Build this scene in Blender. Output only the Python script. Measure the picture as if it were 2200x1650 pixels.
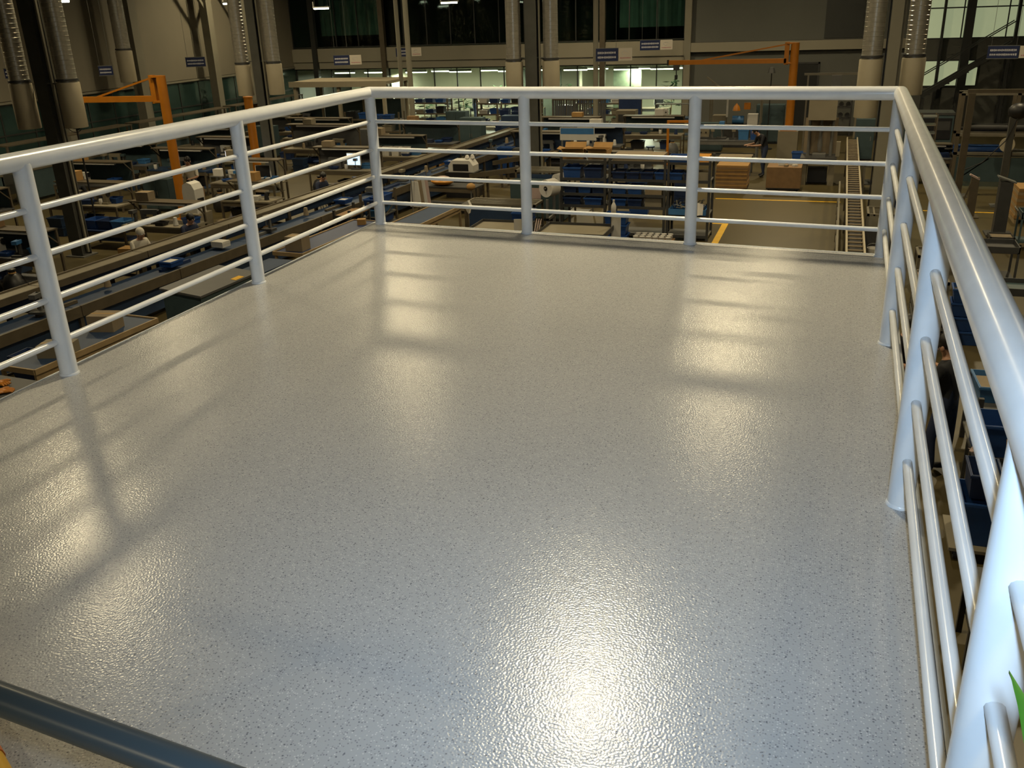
import bpy, math, random
from mathutils import Vector, Matrix
random.seed(7)
scene = bpy.context.scene
for o in list(bpy.data.objects): bpy.data.objects.remove(o)
COL = scene.collection
PI = math.pi

# ---------------------------------------------------------------- camera
cam_d = bpy.data.cameras.new('camera'); cam = bpy.data.objects.new('camera', cam_d); COL.objects.link(cam)
YAW, PITCH, ROLL = -0.3414, -0.3888, -0.0359
fwd = Vector((math.sin(YAW)*math.cos(PITCH), math.cos(YAW)*math.cos(PITCH), math.sin(PITCH)))
rgt0 = Vector((math.cos(YAW), -math.sin(YAW), 0)); up0 = rgt0.cross(fwd)
rgt = rgt0*math.cos(ROLL) + up0*math.sin(ROLL); upv = up0*math.cos(ROLL) - rgt0*math.sin(ROLL)
m = Matrix.Identity(4)
for i in range(3):
    m[i][0] = rgt[i]; m[i][1] = upv[i]; m[i][2] = -fwd[i]
m.translation = Vector((3.7052, -7.1352, 1.6946))
cam.matrix_world = m
cam_d.sensor_width = 36; cam_d.lens = 1957.8*36/2200; cam_d.clip_start = 0.05; cam_d.clip_end = 200
scene.camera = cam

# ---------------------------------------------------------------- world, exposure
w = bpy.data.worlds.new('night'); scene.world = w; w.use_nodes = True
w.node_tree.nodes['Background'].inputs[0].default_value = (0.02, 0.025, 0.03, 1)
w.node_tree.nodes['Background'].inputs[1].default_value = 0.3
scene.view_settings.view_transform = 'Standard'; scene.view_settings.look = 'None'
scene.view_settings.gamma = 1; scene.view_settings.use_curve_mapping = False
scene.view_settings.exposure = 0.0
scene.cycles.max_bounces = 4; scene.cycles.diffuse_bounces = 2; scene.cycles.glossy_bounces = 2; scene.cycles.transparent_max_bounces = 6
scene.cycles.use_adaptive_sampling = True; scene.cycles.adaptive_threshold = 0.03; scene.cycles.adaptive_min_samples = 12
scene.cycles.use_light_tree = False
scene.cycles.caustics_reflective = False; scene.cycles.caustics_refractive = False
scene.cycles.sample_clamp_indirect = 6

# light strengths
P_HIGHBAY = 1650.0; C_HIGHBAY = (1.0, 0.825, 0.50)
P_FLASH = 335.0; C_FLASH = (0.51, 0.745, 1.0)
P_OFFICE = 120.0; C_OFFICE = (1.0, 1.0, 0.80)

# the camera's own flash, beside the lens
fl = bpy.data.lights.new('flash', 'SPOT'); fo = bpy.data.objects.new('camera_flash', fl); COL.objects.link(fo)
fl.energy = P_FLASH; fl.color = C_FLASH; fl.spot_size = math.radians(86); fl.spot_blend = 1.0; fl.shadow_soft_size = 0.025
fo.location = m.translation + rgt*0.06 + upv*0.05
fo.rotation_euler = (m.to_3x3() @ Matrix.Rotation(math.radians(-3), 3, 'Y')).to_euler()

# ---------------------------------------------------------------- materials
MATS = {}; TONE = .84                     # overall paint tone of the hall
def mat(name, col, rough=.5, metal=0., var=.0, scale=6., bump=0., emit=None, estr=0., coat=0., spec=.5):
    if name in MATS: return MATS[name]
    if name not in ('rail_paint', 'edge_strip_paint'): col = tuple(c*TONE for c in col)
    mt = bpy.data.materials.new(name); mt.use_nodes = True; MATS[name] = mt
    nt = mt.node_tree; b = nt.nodes['Principled BSDF']
    b.inputs['Base Color'].default_value = (*col, 1); b.inputs['Roughness'].default_value = rough
    b.inputs['Metallic'].default_value = metal; b.inputs['Specular IOR Level'].default_value = spec
    if coat: b.inputs['Coat Weight'].default_value = coat; b.inputs['Coat Roughness'].default_value = .15
    if emit: mt.cycles.emission_sampling = 'NONE'; b.inputs['Emission Color'].default_value = (*emit, 1); b.inputs['Emission Strength'].default_value = estr
    if var or bump:
        tc = nt.nodes.new('ShaderNodeTexCoord'); n = nt.nodes.new('ShaderNodeTexNoise')
        n.inputs['Scale'].default_value = scale; n.inputs['Detail'].default_value = 4
        nt.links.new(tc.outputs['Object'], n.inputs['Vector'])
        if var:
            r = nt.nodes.new('ShaderNodeValToRGB')
            r.color_ramp.elements[0].position = .3; r.color_ramp.elements[1].position = .7
            r.color_ramp.elements[0].color = (*[c*(1-var) for c in col], 1)
            r.color_ramp.elements[1].color = (*[min(1, c*(1+var*.6)) for c in col], 1)
            nt.links.new(n.outputs['Fac'], r.inputs['Fac']); nt.links.new(r.outputs['Color'], b.inputs['Base Color'])
        if bump:
            bp = nt.nodes.new('ShaderNodeBump'); bp.inputs['Strength'].default_value = bump; bp.inputs['Distance'].default_value = .01
            nt.links.new(n.outputs['Fac'], bp.inputs['Height']); nt.links.new(bp.outputs['Normal'], b.inputs['Normal'])
    return mt

def deck_material():
    mt = bpy.data.materials.new('speckled_rubber'); mt.use_nodes = True; nt = mt.node_tree; b = nt.nodes['Principled BSDF']
    L = nt.links.new; N = nt.nodes.new
    tc = N('ShaderNodeTexCoord')
    def vor(scale):
        v = N('ShaderNodeTexVoronoi'); v.voronoi_dimensions = '2D'; v.inputs['Scale'].default_value = scale; L(tc.outputs['Object'], v.inputs['Vector']); return v
    nz = N('ShaderNodeTexNoise'); nz.noise_dimensions = '2D'; nz.inputs['Scale'].default_value = 1.1; nz.inputs['Detail'].default_value = 2; L(tc.outputs['Object'], nz.inputs['Vector'])
    cur = N('ShaderNodeValToRGB'); cur.color_ramp.elements[0].color = (*DECK_A, 1); cur.color_ramp.elements[1].color = (*DECK_B, 1)
    L(nz.outputs['Fac'], cur.inputs['Fac']); cur = cur.outputs[0]
    # flecks: each cell of the pattern is one small fleck, most keep the ground colour
    for sc, rad, ramp in ((150, .34, ((0, (.19, .195, .215)), (.10, (.27, .275, .29)), (.22, None), (.86, (.60, .595, .58)))),
                          (62, .17, ((0, (.13, .135, .155)), (.15, None)))):
        v = vor(sc); sp = N('ShaderNodeSeparateColor'); L(v.outputs['Color'], sp.inputs[0])
        lt = N('ShaderNodeMath'); lt.operation = 'LESS_THAN'; L(v.outputs['Distance'], lt.inputs[0]); lt.inputs[1].default_value = rad
        cr = N('ShaderNodeValToRGB'); cr.color_ramp.interpolation = 'CONSTANT'; al = N('ShaderNodeValToRGB'); al.color_ramp.interpolation = 'CONSTANT'
        for rmp, f in ((cr.color_ramp, lambda c: (*(c or (.3, .3, .32)), 1)), (al.color_ramp, lambda c: (0, 0, 0, 1) if c is None else (.8, .8, .8, 1))):
            while len(rmp.elements) < len(ramp): rmp.elements.new(.5)
            for e, (p, c) in zip(rmp.elements, ramp): e.position = p; e.color = f(c)
        L(sp.outputs[0], cr.inputs[0]); L(sp.outputs[0], al.inputs[0])
        mu = N('ShaderNodeMath'); mu.operation = 'MULTIPLY'; L(lt.outputs[0], mu.inputs[0]); L(al.outputs[0], mu.inputs[1])
        mx = N('ShaderNodeMix'); mx.data_type = 'RGBA'; L(mu.outputs[0], mx.inputs[0]); L(cur, mx.inputs[6]); L(cr.outputs[0], mx.inputs[7]); cur = mx.outputs[2]
    L(cur, b.inputs['Base Color'])
    hv = N('ShaderNodeTexNoise'); hv.noise_dimensions = '2D'; hv.inputs['Scale'].default_value = 145; hv.inputs['Detail'].default_value = 0; L(tc.outputs['Object'], hv.inputs['Vector'])
    bp = N('ShaderNodeBump'); bp.inputs['Strength'].default_value = .75; bp.inputs['Distance'].default_value = .0007
    L(hv.outputs['Fac'], bp.inputs['Height']); L(bp.outputs['Normal'], b.inputs['Normal'])
    b.inputs['Roughness'].default_value = DECK_R; b.inputs['Specular IOR Level'].default_value = .44
    return mt
DECK_A, DECK_B, DECK_R = (.375, .38, .39), (.42, .425, .435), .2

def glass_material(name, tint, gloss=.12, rough=.05):
    if name in MATS: return MATS[name]
    mt = bpy.data.materials.new(name); mt.use_nodes = True; MATS[name] = mt; nt = mt.node_tree
    nt.nodes.remove(nt.nodes['Principled BSDF']); out = nt.nodes['Material Output']
    t = nt.nodes.new('ShaderNodeBsdfTransparent'); t.inputs[0].default_value = (*tint, 1)
    g = nt.nodes.new('ShaderNodeBsdfGlossy'); g.inputs['Roughness'].default_value = rough
    f = nt.nodes.new('ShaderNodeFresnel'); f.inputs[0].default_value = 1.45
    mx = nt.nodes.new('ShaderNodeMixShader'); nt.links.new(f.outputs[0], mx.inputs[0]); nt.links.new(t.outputs[0], mx.inputs[1]); nt.links.new(g.outputs[0], mx.inputs[2])
    nt.links.new(mx.outputs[0], out.inputs[0]); return mt

RAILP = mat('rail_paint', (.74, .765, .80), .26, 0, .05, 9, coat=.3)
DARKRAIL = mat('dark_rail_paint', (.05, .068, .080), .3)
ALU = mat('aluminium', (0.258, 0.233, 0.178), .42, .55, .10, 5)
ALUD = mat('aged_aluminium', (0.123, 0.1, 0.067), .5, .3, .15, 4)
STEEL = mat('grey_steel', (.20, .20, .19), .45, .5, .12, 5)
GALV = mat('galvanised_duct', (.56, .53, .46), .3, .62, .12, 9)
CREAM = mat('cream_sleeve', (.40, .35, .25), .55, 0, .06, 3)
COLM = mat('column_paint', (0.24, 0.224, 0.172), .6, 0, .07, 2)
DCOL = mat('dark_column', (.085, .085, .075), .55, .1, .15, 3)
WHITEW = mat('white_wall_panel', (.235, .212, .16), .7, 0, .06, .7)
GREYW = mat('grey_wall_panel', (.115, .118, .105), .7, 0, .08, .8)
BAND = mat('slab_band', (.30, .275, .21), .65, 0, .05, 1)
HFLOOR = mat('hall_floor_coating', (.082, .064, .026), .38, 0, .12, .6, bump=.02)
YLINE = mat('yellow_marking', (.72, .42, .02), .5, 0, .08, 6)
ORANGE = mat('orange_crane_paint', (.44, .155, .008), .42, 0, .10, 4)
TEAL = mat('teal_cabinet', (.045, .075, .085), .5, 0, .12, 4)
NAVYP = mat('navy_panel', (.020, .044, .10), .5, 0, .15, 3)
BLUEBIN = mat('blue_plastic', (.018, .070, .26), .4, 0, .10, 8)
BLUELT = mat('mid_blue_plastic', (.05, .17, .40), .4, 0, .10, 8)
BLUEDK = mat('dark_blue_plastic', (.012, .030, .10), .45, 0, .12, 8)
CARD = mat('cardboard', (0.36, 0.203, 0.064), .8, 0, .12, 5)
CARDL = mat('pale_cardboard', (0.239, 0.187, 0.12), .8, 0, .10, 5)
KRAFT = mat('brown_board', (0.238, 0.14, 0.063), .8, 0, .15, 5)
BEIGE = mat('beige_panel', (0.218, 0.191, 0.135), .6, 0, .07, 3)
WOOD = mat('pale_wood', (0.35, 0.252, 0.133), .55, 0, .14, 7)
WHITE = mat('white_plastic', (0.592, 0.576, 0.544), .45, 0, .04, 6)
PAPER = mat('paper', (0.64, 0.616, 0.576), .8, 0, .04, 8)
BLACK = mat('black_plastic', (.012, .012, .014), .45)
DGREY = mat('dark_grey_metal', (.06, .06, .06), .5, .3, .15, 5)
MGREY = mat('mid_grey_paint', (0.09, 0.092, 0.095), .55, 0, .08, 4)
PINK = mat('pale_pink_paper', (0.434, 0.329, 0.308), .8)
RED = mat('red_plastic', (.45, .03, .02), .45)
YELP = mat('yellow_plastic', (.75, .42, .015), .4)
AMBER = mat('amber_bag', (.70, .30, .03), .35)
RUBBER = mat('caster_rubber', (.02, .02, .02), .6)
LAMPHOUSE = mat('lamp_housing', (.35, .35, .33), .4, .6)
TUBE = mat('lit_tube', (.9, .9, .8), .4, emit=(.93, 1.0, .72), estr=9)
SCREEN = mat('lit_screen', (.3, .4, .5), .3, emit=(.55, .80, 1.0), estr=1.5)
TASK = mat('lit_task_lamp', (.9, .9, .9), .4, emit=(.9, .92, 1.0), estr=2.5)
SIGNB = mat('sign_blue', (.012, .022, .085), .4)
SIGNW = mat('sign_white', (.62, .57, .49), .5)
PRINT = mat('sign_print', (.55, .55, .60), .5)
PRINTP = mat('sign_print_pink', (.45, .16, .20), .5)
LEAF = mat('leaf_green', (.010, .030, .009), .45, 0, .25, 3)
LEAFB = mat('bright_leaf', (.055, .17, .014), .4, 0, .25, 9)
SOIL = mat('soil', (.03, .02, .015), .9)
CURTAIN = mat('teal_curtain', (.30, .36, .36), .8, 0, .15, 2)
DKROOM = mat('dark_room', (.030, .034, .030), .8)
OFFW = mat('office_wall', (.66, .66, .50), .7)
SKIN = mat('skin', (.40, .22, .14), .5); HAIR = mat('black_hair', (.008, .007, .007), .5)
TSHIRT = mat('black_shirt', (.010, .011, .016), .85); JEANS = mat('blue_jeans', (.018, .030, .075), .85, 0, .2, 9)
NAVYS = mat('navy_shirt', (.016, .024, .06), .85); COATW = mat('white_coat', (.62, .58, .50), .85); SHOE = mat('dark_shoe', (.012, .012, .014), .6)
DECK = deck_material()
GLASS = glass_material('window_glass', (.90, .95, .90)); GLASSD = glass_material('dark_window_glass', (.62, .75, .70))

# ---------------------------------------------------------------- mesh helpers
class MB:
    def __init__(s): s.v = []; s.f = []; s.mi = None
    def add(s, vs, fs):
        o = len(s.v); s.v += [tuple(p) for p in vs]; s.f += [tuple(i+o for i in f) for f in fs]; return s
    def box(s, x0, x1, y0, y1, z0, z1):
        return s.add([(x0,y0,z0),(x1,y0,z0),(x1,y1,z0),(x0,y1,z0),(x0,y0,z1),(x1,y0,z1),(x1,y1,z1),(x0,y1,z1)],
                     [(3,2,1,0),(4,5,6,7),(0,1,5,4),(1,2,6,5),(2,3,7,6),(3,0,4,7)])
    def bc(s, cx, cy, cz, sx, sy, sz, rot=None):
        vs = [Vector((a*sx/2, b*sy/2, c*sz/2)) for c in (-1,1) for a,b in ((-1,-1),(1,-1),(1,1),(-1,1))]
        if rot is not None: vs = [rot @ v for v in vs]
        return s.add([(v.x+cx, v.y+cy, v.z+cz) for v in vs], [(3,2,1,0),(4,5,6,7),(0,1,5,4),(1,2,6,5),(2,3,7,6),(3,0,4,7)])
    def bar(s, p, q, wd, ht):                      # rectangular bar from p to q
        p = Vector(p); q = Vector(q); d = (q-p).normalized()
        a = d.cross(Vector((0,0,1))); a = Vector((1,0,0)) if a.length < 1e-4 else a.normalized(); b = a.cross(d)
        vs = [p+a*i*wd/2+b*j*ht/2 for i,j in ((-1,-1),(1,-1),(1,1),(-1,1))] + [q+a*i*wd/2+b*j*ht/2 for i,j in ((-1,-1),(1,-1),(1,1),(-1,1))]
        return s.add(vs, [(0,1,2,3),(7,6,5,4),(4,5,1,0),(5,6,2,1),(6,7,3,2),(7,4,0,3)])
    def tube(s, p, q, r, n=12, r2=None):
        return s.path([p, q], [r, r if r2 is None else r2], n)
    def path(s, pts, rs, n=12, closed_ends=True):
        pts = [Vector(p) for p in pts]
        if not isinstance(rs, (list, tuple)): rs = [rs]*len(pts)
        vs = []; ref = None
        for i, p in enumerate(pts):
            a = pts[max(i-1,0)]; b = pts[min(i+1,len(pts)-1)]; d = (b-a).normalized()
            if ref is None:
                ref = d.cross(Vector((0,0,1)));
                if ref.length < 1e-3: ref = Vector((1,0,0))
            ref = (ref - d*ref.dot(d)).normalized(); o = d.cross(ref)
            vs += [p + ref*math.cos(2*PI*k/n)*rs[i] + o*math.sin(2*PI*k/n)*rs[i] for k in range(n)]
        fs = []
        for i in range(len(pts)-1):
            for k in range(n): fs.append((i*n+k, i*n+(k+1)%n, (i+1)*n+(k+1)%n, (i+1)*n+k))
        if closed_ends: fs += [tuple(range(n-1,-1,-1)), tuple(range((len(pts)-1)*n, len(pts)*n))]
        return s.add(vs, fs)
    def lathe(s, prof, n=16, c=(0,0,0)):           # prof: (r, z)
        vs = [(c[0]+r*math.cos(2*PI*k/n), c[1]+r*math.sin(2*PI*k/n), c[2]+z) for r, z in prof for k in range(n)]
        fs = [(i*n+k, i*n+(k+1)%n, (i+1)*n+(k+1)%n, (i+1)*n+k) for i in range(len(prof)-1) for k in range(n)]
        if prof[0][0] > 1e-6: fs.append(tuple(range(n-1,-1,-1)))
        if prof[-1][0] > 1e-6: fs.append(tuple(range((len(prof)-1)*n, len(prof)*n)))
        return s.add(vs, fs)
    def prism(s, poly, axis, a0, a1):              # poly in the two other axes, extruded along axis
        def P(u, v, t): return (t,u,v) if axis == 'x' else ((u,t,v) if axis == 'y' else (u,v,t))
        n = len(poly)
        return s.add([P(u,v,a0) for u,v in poly]+[P(u,v,a1) for u,v in poly],
                     [tuple(range(n-1,-1,-1)), tuple(range(n,2*n))]+[(i,(i+1)%n,n+(i+1)%n,n+i) for i in range(n)])
    def ball(s, c, rx, ry=None, rz=None, n=12, m2=7):
        ry = ry or rx; rz = rz or rx
        vs = []; fs = []
        for i in range(m2+1):
            t = PI*i/m2
            for k in range(n): vs.append((c[0]+rx*math.sin(t)*math.cos(2*PI*k/n), c[1]+ry*math.sin(t)*math.sin(2*PI*k/n), c[2]-rz*math.cos(t)))
        for i in range(m2):
            for k in range(n): fs.append((i*n+k, i*n+(k+1)%n, (i+1)*n+(k+1)%n, (i+1)*n+k))
        return s.add(vs, fs)
    def mesh(s, name, mt, smooth=False):
        me = bpy.data.meshes.new(name); me.from_pydata([tuple(p) for p in s.v], [], s.f)
        for k in (mt if isinstance(mt, (list, tuple)) else [mt]): me.materials.append(k)
        if smooth:
            me.polygons.foreach_set('use_smooth', [True]*len(me.polygons)); me.set_sharp_from_angle(angle=.7)
        me.validate(); me.update(); return me
    def build(s, name, mt, parent=None, smooth=False, label=None):
        return link(name, s.mesh(name, mt, smooth), parent, label)
def link(name, me, parent=None, label=None, loc=None, rz=0):
    o = bpy.data.objects.new(name, me); COL.objects.link(o)
    if parent is not None: o.parent = parent
    if label: o['label'] = label
    if loc is not None: o.location = loc
    if rz: o.rotation_euler = (0,0,rz)
    return o
def tag(o, label, cat, group=None):
    o['label'] = label; o['category'] = cat
    if group: o['group'] = group
    return o
def struct(o): o['kind'] = 'structure'; return o
def thing(name, label, cat, loc=(0,0,0), rz=0, group=None):
    o = bpy.data.objects.new(name, None); COL.objects.link(o); o.location = loc; o.rotation_euler = (0,0,rz)
    o.empty_display_size = .2
    return tag(o, label, cat, group)
def bevel(o, wd=.004, seg=2):
    b = o.modifiers.new('bevel', 'BEVEL'); b.width = wd; b.segments = seg; b.limit_method = 'ANGLE'; return o
ZF = -3.8                                           # hall floor level; the deck is at 0
ORD = ['first','second','third','fourth','fifth','sixth','seventh','eighth','ninth','tenth']
# ---------------------------------------------------------------- hall shell
XL, XR, YB, YN, ZC = -24.0, 17.0, 38.0, -16.0, 7.6
struct(MB().box(XL-.3, XR+.3, YN-.3, YB+9, ZF-.2, ZF).build('floor', HFLOOR))
struct(MB().box(XL-.3, XR+.3, YN-.3, YB+9, ZC, ZC+.2).build('ceiling', mat('ceiling_sheet', (.16,.16,.15), .8, 0, .1, .5)))
struct(MB().box(XR, XR+.3, YN, YB+9, ZF, ZC).build('wall_right', GREYW))
struct(MB().box(XL, XR, YN-.3, YN, ZF, ZC).build('wall_front', GREYW))
# left wall: white panels above a glazed strip
wl = struct(MB().box(XL-.3, XL-.12, YN, YB+9, ZF, ZC).build('wall_left', GREYW))
ys = [YN, -10, -5.5, -1, 3.5, 8, 12.5, 17, 21.2, 25.4, 29.6, 33.8, 38]
for a, b in zip(ys[:-1], ys[1:]): MB().box(XL-.12, XL, a+.012, b-.012, -.68, ZC-.02).build('panel', WHITEW, wl)
MB().box(XL-.12, XL+.05, YN, YB, -.78, -.70).build('sill', COLM, wl)
MB().box(XL-.12, XL+.03, YN, YB, ZF, ZF+.9).build('plinth', GREYW, wl)
k = 1
def window(x0, x1, y0, y1, z0, z1, nx, nz, frame, glass, fw=.05, th=.06):
    """a glazed opening in a wall plane; runs along x if y0==y1 else along y"""
    global k
    o = bpy.data.objects.new('window_%d' % k, None); COL.objects.link(o); struct(o); k += 1
    alongx = y0 == y1
    def B(a0, a1, c0, c1, t): 
        return MB().box(a0, a1, y0-t/2, y0+t/2, c0, c1) if alongx else MB().box(x0-t/2, x0+t/2, a0, a1, c0, c1)
    s0, s1 = (x0, x1) if alongx else (y0, y1)
    for i in range(nx+1):
        c = s0+(s1-s0)*i/nx; B(c-fw/2, c+fw/2, z0, z1, th).build('mullion', frame, o)
    for j in range(nz+1):
        c = z0+(z1-z0)*j/nz; B(s0, s1, c-fw/2, c+fw/2, th*.9).build('transom', frame, o)
    for i in range(nx):
        for j in range(nz):
            a0 = s0+(s1-s0)*i/nx+fw/2; a1 = s0+(s1-s0)*(i+1)/nx-fw/2; c0 = z0+(z1-z0)*j/nz+fw/2; c1 = z0+(z1-z0)*(j+1)/nz-fw/2
            B(a0, a1, c0, c1, .012).build('pane', glass, o)
    return o
FRD = mat('window_frame_dark', (.03, .032, .03), .5)
TEALG = mat('teal_glazing', (.030, .060, .055), .12, 0, .35, .9)
for a, b in ((8, 17), (17, 25.4), (25.4, 33.8), (33.8, 38)):
    window(XL-.03, 0, a, b, ZF+.95, -.80, int((b-a)/1.2), 2, FRD, TEALG)
# slender square columns standing along the left wall
for i, (yy, wd) in enumerate(((12.6, .42), (20.6, .42), (24.9, .42), (29.9, .38), (32.5, .36))):
    t = thing('wall_column', 'square cream column against the white wall, %s from the office end' % ['fifth','fourth','third','second','nearest'][i], 'column', (XL+.75, yy, ZF), 0, 'columns along the white wall')
    MB().box(-wd/2, wd/2, -wd/2, wd/2, .02, ZC-ZF).build('shaft', COLM, t)
    MB().box(-.35, .35, -.35, .35, 0, .03).build('base_plate', STEEL, t)
    if i >= 3:
        for sg in (-1, 1): MB().bar((0, 0, 5.9), (0, sg*1.1, 7.3), .12, .12).build('brace', COLM, t)
# ---- back wall, Y = 38
wb = struct(MB().box(-2.95, XR, YB, YB+.25, ZF, -.05).build('wall_back', GREYW))
MB().box(-2.95, 6.6, YB-.02, YB+.25, .05, 2.4).build('upper_panel', GREYW, wb)
MB().box(-2.95, 6.6, YB, YB+.25, 2.42, ZC).build('upper_panel', GREYW, wb)
MB().box(6.6, XR, YB, YB+.25, 3.6, ZC).build('upper_panel', GREYW, wb)
MB().box(-2.98, 6.6, YB-.22, YB+.2, -.36, .04).build('ledge_band', BAND, wb)
MB().box(-3.25, -2.95, YB-.25, YB+.25, ZF, ZC).build('pilaster', COLM, wb)
MB().box(-2.2, 1.2, YB-.035, YB-.01, -1.9, -1.84).build('wall_rail', ALUD, wb)
MB().box(-24, -3.25, YB-.1, YB+.25, -.85, -.52).build('fascia', BAND, wb)
MB().box(-24, -3.25, YB-.16, YB+.25, -.50, .16).build('fascia', BAND, wb)
MB().box(-24, -3.25, YB, YB+.25, 3.4, ZC).build('upper_panel', GREYW, wb)
for xx in (-22.6, -18.6, -7.1): MB().box(xx-.13, xx+.13, YB-.30, YB-.04, ZF, 3.4).build('mullion_post', FRD if xx < -20 else ALUD, wb)
d1 = struct(MB().box(1.85, 2.72, YB-.06, YB+.02, ZF, -.95).build('door_1', mat('dark_door', (.012,.013,.012), .5)))
MB().box(1.78, 1.85, YB-.08, YB+.02, ZF, -.88).build('frame', DGREY, d1); MB().box(2.72, 2.79, YB-.08, YB+.02, ZF, -.88).build('frame', DGREY, d1)
MB().box(1.78, 2.79, YB-.08, YB+.02, -.95, -.88).build('frame', DGREY, d1); MB().bc(2.62, YB-.1, ZF+1.0, .12, .06, .03).build('door_handle', STEEL, d1)
# glazed lower offices and dark upper storey
window(-18.5, -7.15, YB+.1, YB+.1, ZF+.1, -.88, 9, 1, FRD, GLASS)
window(-7.05, -3.3, YB+.1, YB+.1, ZF+.1, -.88, 3, 1, FRD, GLASS)
window(-24, -18.7, YB+.1, YB+.1, ZF+.1, -.88, 5, 1, FRD, GLASS)
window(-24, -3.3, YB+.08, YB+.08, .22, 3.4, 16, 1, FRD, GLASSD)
window(6.65, XR-.1, YB+.08, YB+.08, -.02, 3.6, 6, 3, FRD, mat('frosted_lit_glass', (.5,.55,.42), .5, emit=(.70,.80,.46), estr=.34))
window(6.9, 9.2, YB-.02, YB-.02, -1.95, -.9, 3, 1, FRD, mat('frosted_lit_glass', (.5,.55,.42), .5))
MB().box(2.85, 4.45, YB-.05, YB-.03, .1, 2.3).build('shutter', mat('dark_shutter', (.03,.033,.03), .5), wb)
# rooms behind the glass
ob = struct(MB().box(-24, -3, YB+6, YB+6.2, ZF, -.75).build('wall_office', OFFW))
struct(MB().box(-24, -3, YB+.25, YB+6.2, -.80, .1).build('ceiling_office', mat('office_ceiling', (.45,.46,.38), .7)))
struct(MB().box(-3.2, -3, YB+.25, YB+6, ZF, -.8).build('wall_office_right', OFFW)); struct(MB().box(-18.7, -18.5, YB+.25, YB+6, ZF, -.8).build('wall_office_left', OFFW))
struct(MB().box(-9.2, -9.05, YB+3.4, YB+6, ZF, -.8).build('wall_office_partition', OFFW))
struct(MB().box(-12.6, -10.2, YB+3.4, YB+3.5, ZF, -1.2).build('wall_office_screen', mat('dark_partition', (.10,.12,.09), .7)))
struct(MB().box(-7.0, -5.6, YB+1.7, YB+1.8, ZF, -1.05).build('wall_office_board', mat('green_board', (.10,.13,.08), .7, 0, .4, 3)))
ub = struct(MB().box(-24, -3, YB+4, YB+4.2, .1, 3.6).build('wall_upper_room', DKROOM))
for a, b in ((-22.9, -19.4), (-6.6, -3.5)):
    n = int((b-a)/.16); poly = [(a+(b-a)*i/n, YB+1.2+(.09 if i % 2 else 0)) for i in range(n+1)]
    MB().prism(poly+[(x, y+.02) for x, y in reversed(poly)], 'z', .75, 3.3).build('curtain', CURTAIN, ub)
# roof trusses (above the frame)
for i, yy in enumerate((-4, 5, 14, 23, 32)):
    t = thing('roof_truss', 'dark steel roof truss, %s from the platform stairs' % ORD[i], 'truss', (0, yy, ZC-.02), 0, 'roof trusses')
    MB().box(XL, XR, -.1, .1, -.2, 0).build('top_chord', DGREY, t); MB().box(XL, XR, -.08, .08, -1.0, -.86).build('bottom_chord', DGREY, t)
    for j in range(20):
        x0 = XL+j*(XR-XL)/20; x1 = x0+(XR-XL)/20
        MB().bar((x0, 0, -.93 if j % 2 else -.1), (x1, 0, -.1 if j % 2 else -.93), .06, .06).build('web', DGREY, t)
# ---------------------------------------------------------------- high-bay lamps
LAMPS = [(1.6,1.0,5.9,'above the front half of the platform railing'),(1.8,12.0,6.1,'above the bin rack behind the platform'),(2.2,20.6,5.7,'above the board stacks and the press'),(2.0,31,5.6,'above the orange crane by the grey wall'),
 (-6.1,1.8,5.7,'left of the platform, nearest one'),(-6.0,12.5,6.1,'above the middle of the belt line'),(-6.3,22.5,5.7,'beyond the centre column'),(-7,32.5,5.6,'in front of the lit offices'),
 (-13.6,13,6.0,'above the sewing benches on the left'),(-14,24,5.6,'behind the far left orange crane'),(-20,30,5.6,'in the far corner by the white wall'),(-20,12,5.6,'by the near end of the white wall'),
 (5.5,-14.5,6.3,'added as fill by front wall behind viewpoint'),(-4.5,-14.5,6.3,'added as fill, left behind the viewpoint'),(14,-13,6.3,'added as fill, right behind the viewpoint'),  # three unseen fill lamps added behind the camera to brighten the railing fronts
 (9.2,8,5.6,'on the right above the blue bins'),(9.2,22,5.6,'on the right above the roll rack')]
for i, (x, y, z, wh) in enumerate(LAMPS):
    t = thing('high_bay_lamp', 'bell shaped high bay lamp under the roof '+wh, 'lamp', (x, y, z), 0, 'high bay lamps')
    rf = MB().lathe([(.07,.62),(.10,.60),(.12,.34),(.30,.16),(.36,0),(.345,0),(.285,.15),(.10,.31),(0,.31)], 24).build('reflector', LAMPHOUSE, t, True)
    MB().lathe([(.0,.04),(.06,.06),(.085,.14),(.05,.26),(.03,.30)], 16).build('bulb', mat('lamp_bulb', (.9,.85,.7), .4, emit=(1,.86,.6), estr=30), rf, True)
    MB().tube((0,0,.62), (0,0,ZC-z), .012, 8).build('cable', BLACK, t)
    ld = bpy.data.lights.new('high_bay', 'SPOT'); ld.spot_size = math.radians(172); ld.spot_blend = 1; ld.shadow_soft_size = .30; ld.energy = P_HIGHBAY*(.5 if 'nearest one' in wh else .85 if 'bin rack' in wh or 'middle of the belt' in wh else 1); ld.color = C_HIGHBAY
    lo = bpy.data.objects.new('lamp_light', ld); COL.objects.link(lo); lo.parent = t; lo.location = (0,0,-.02)
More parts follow.
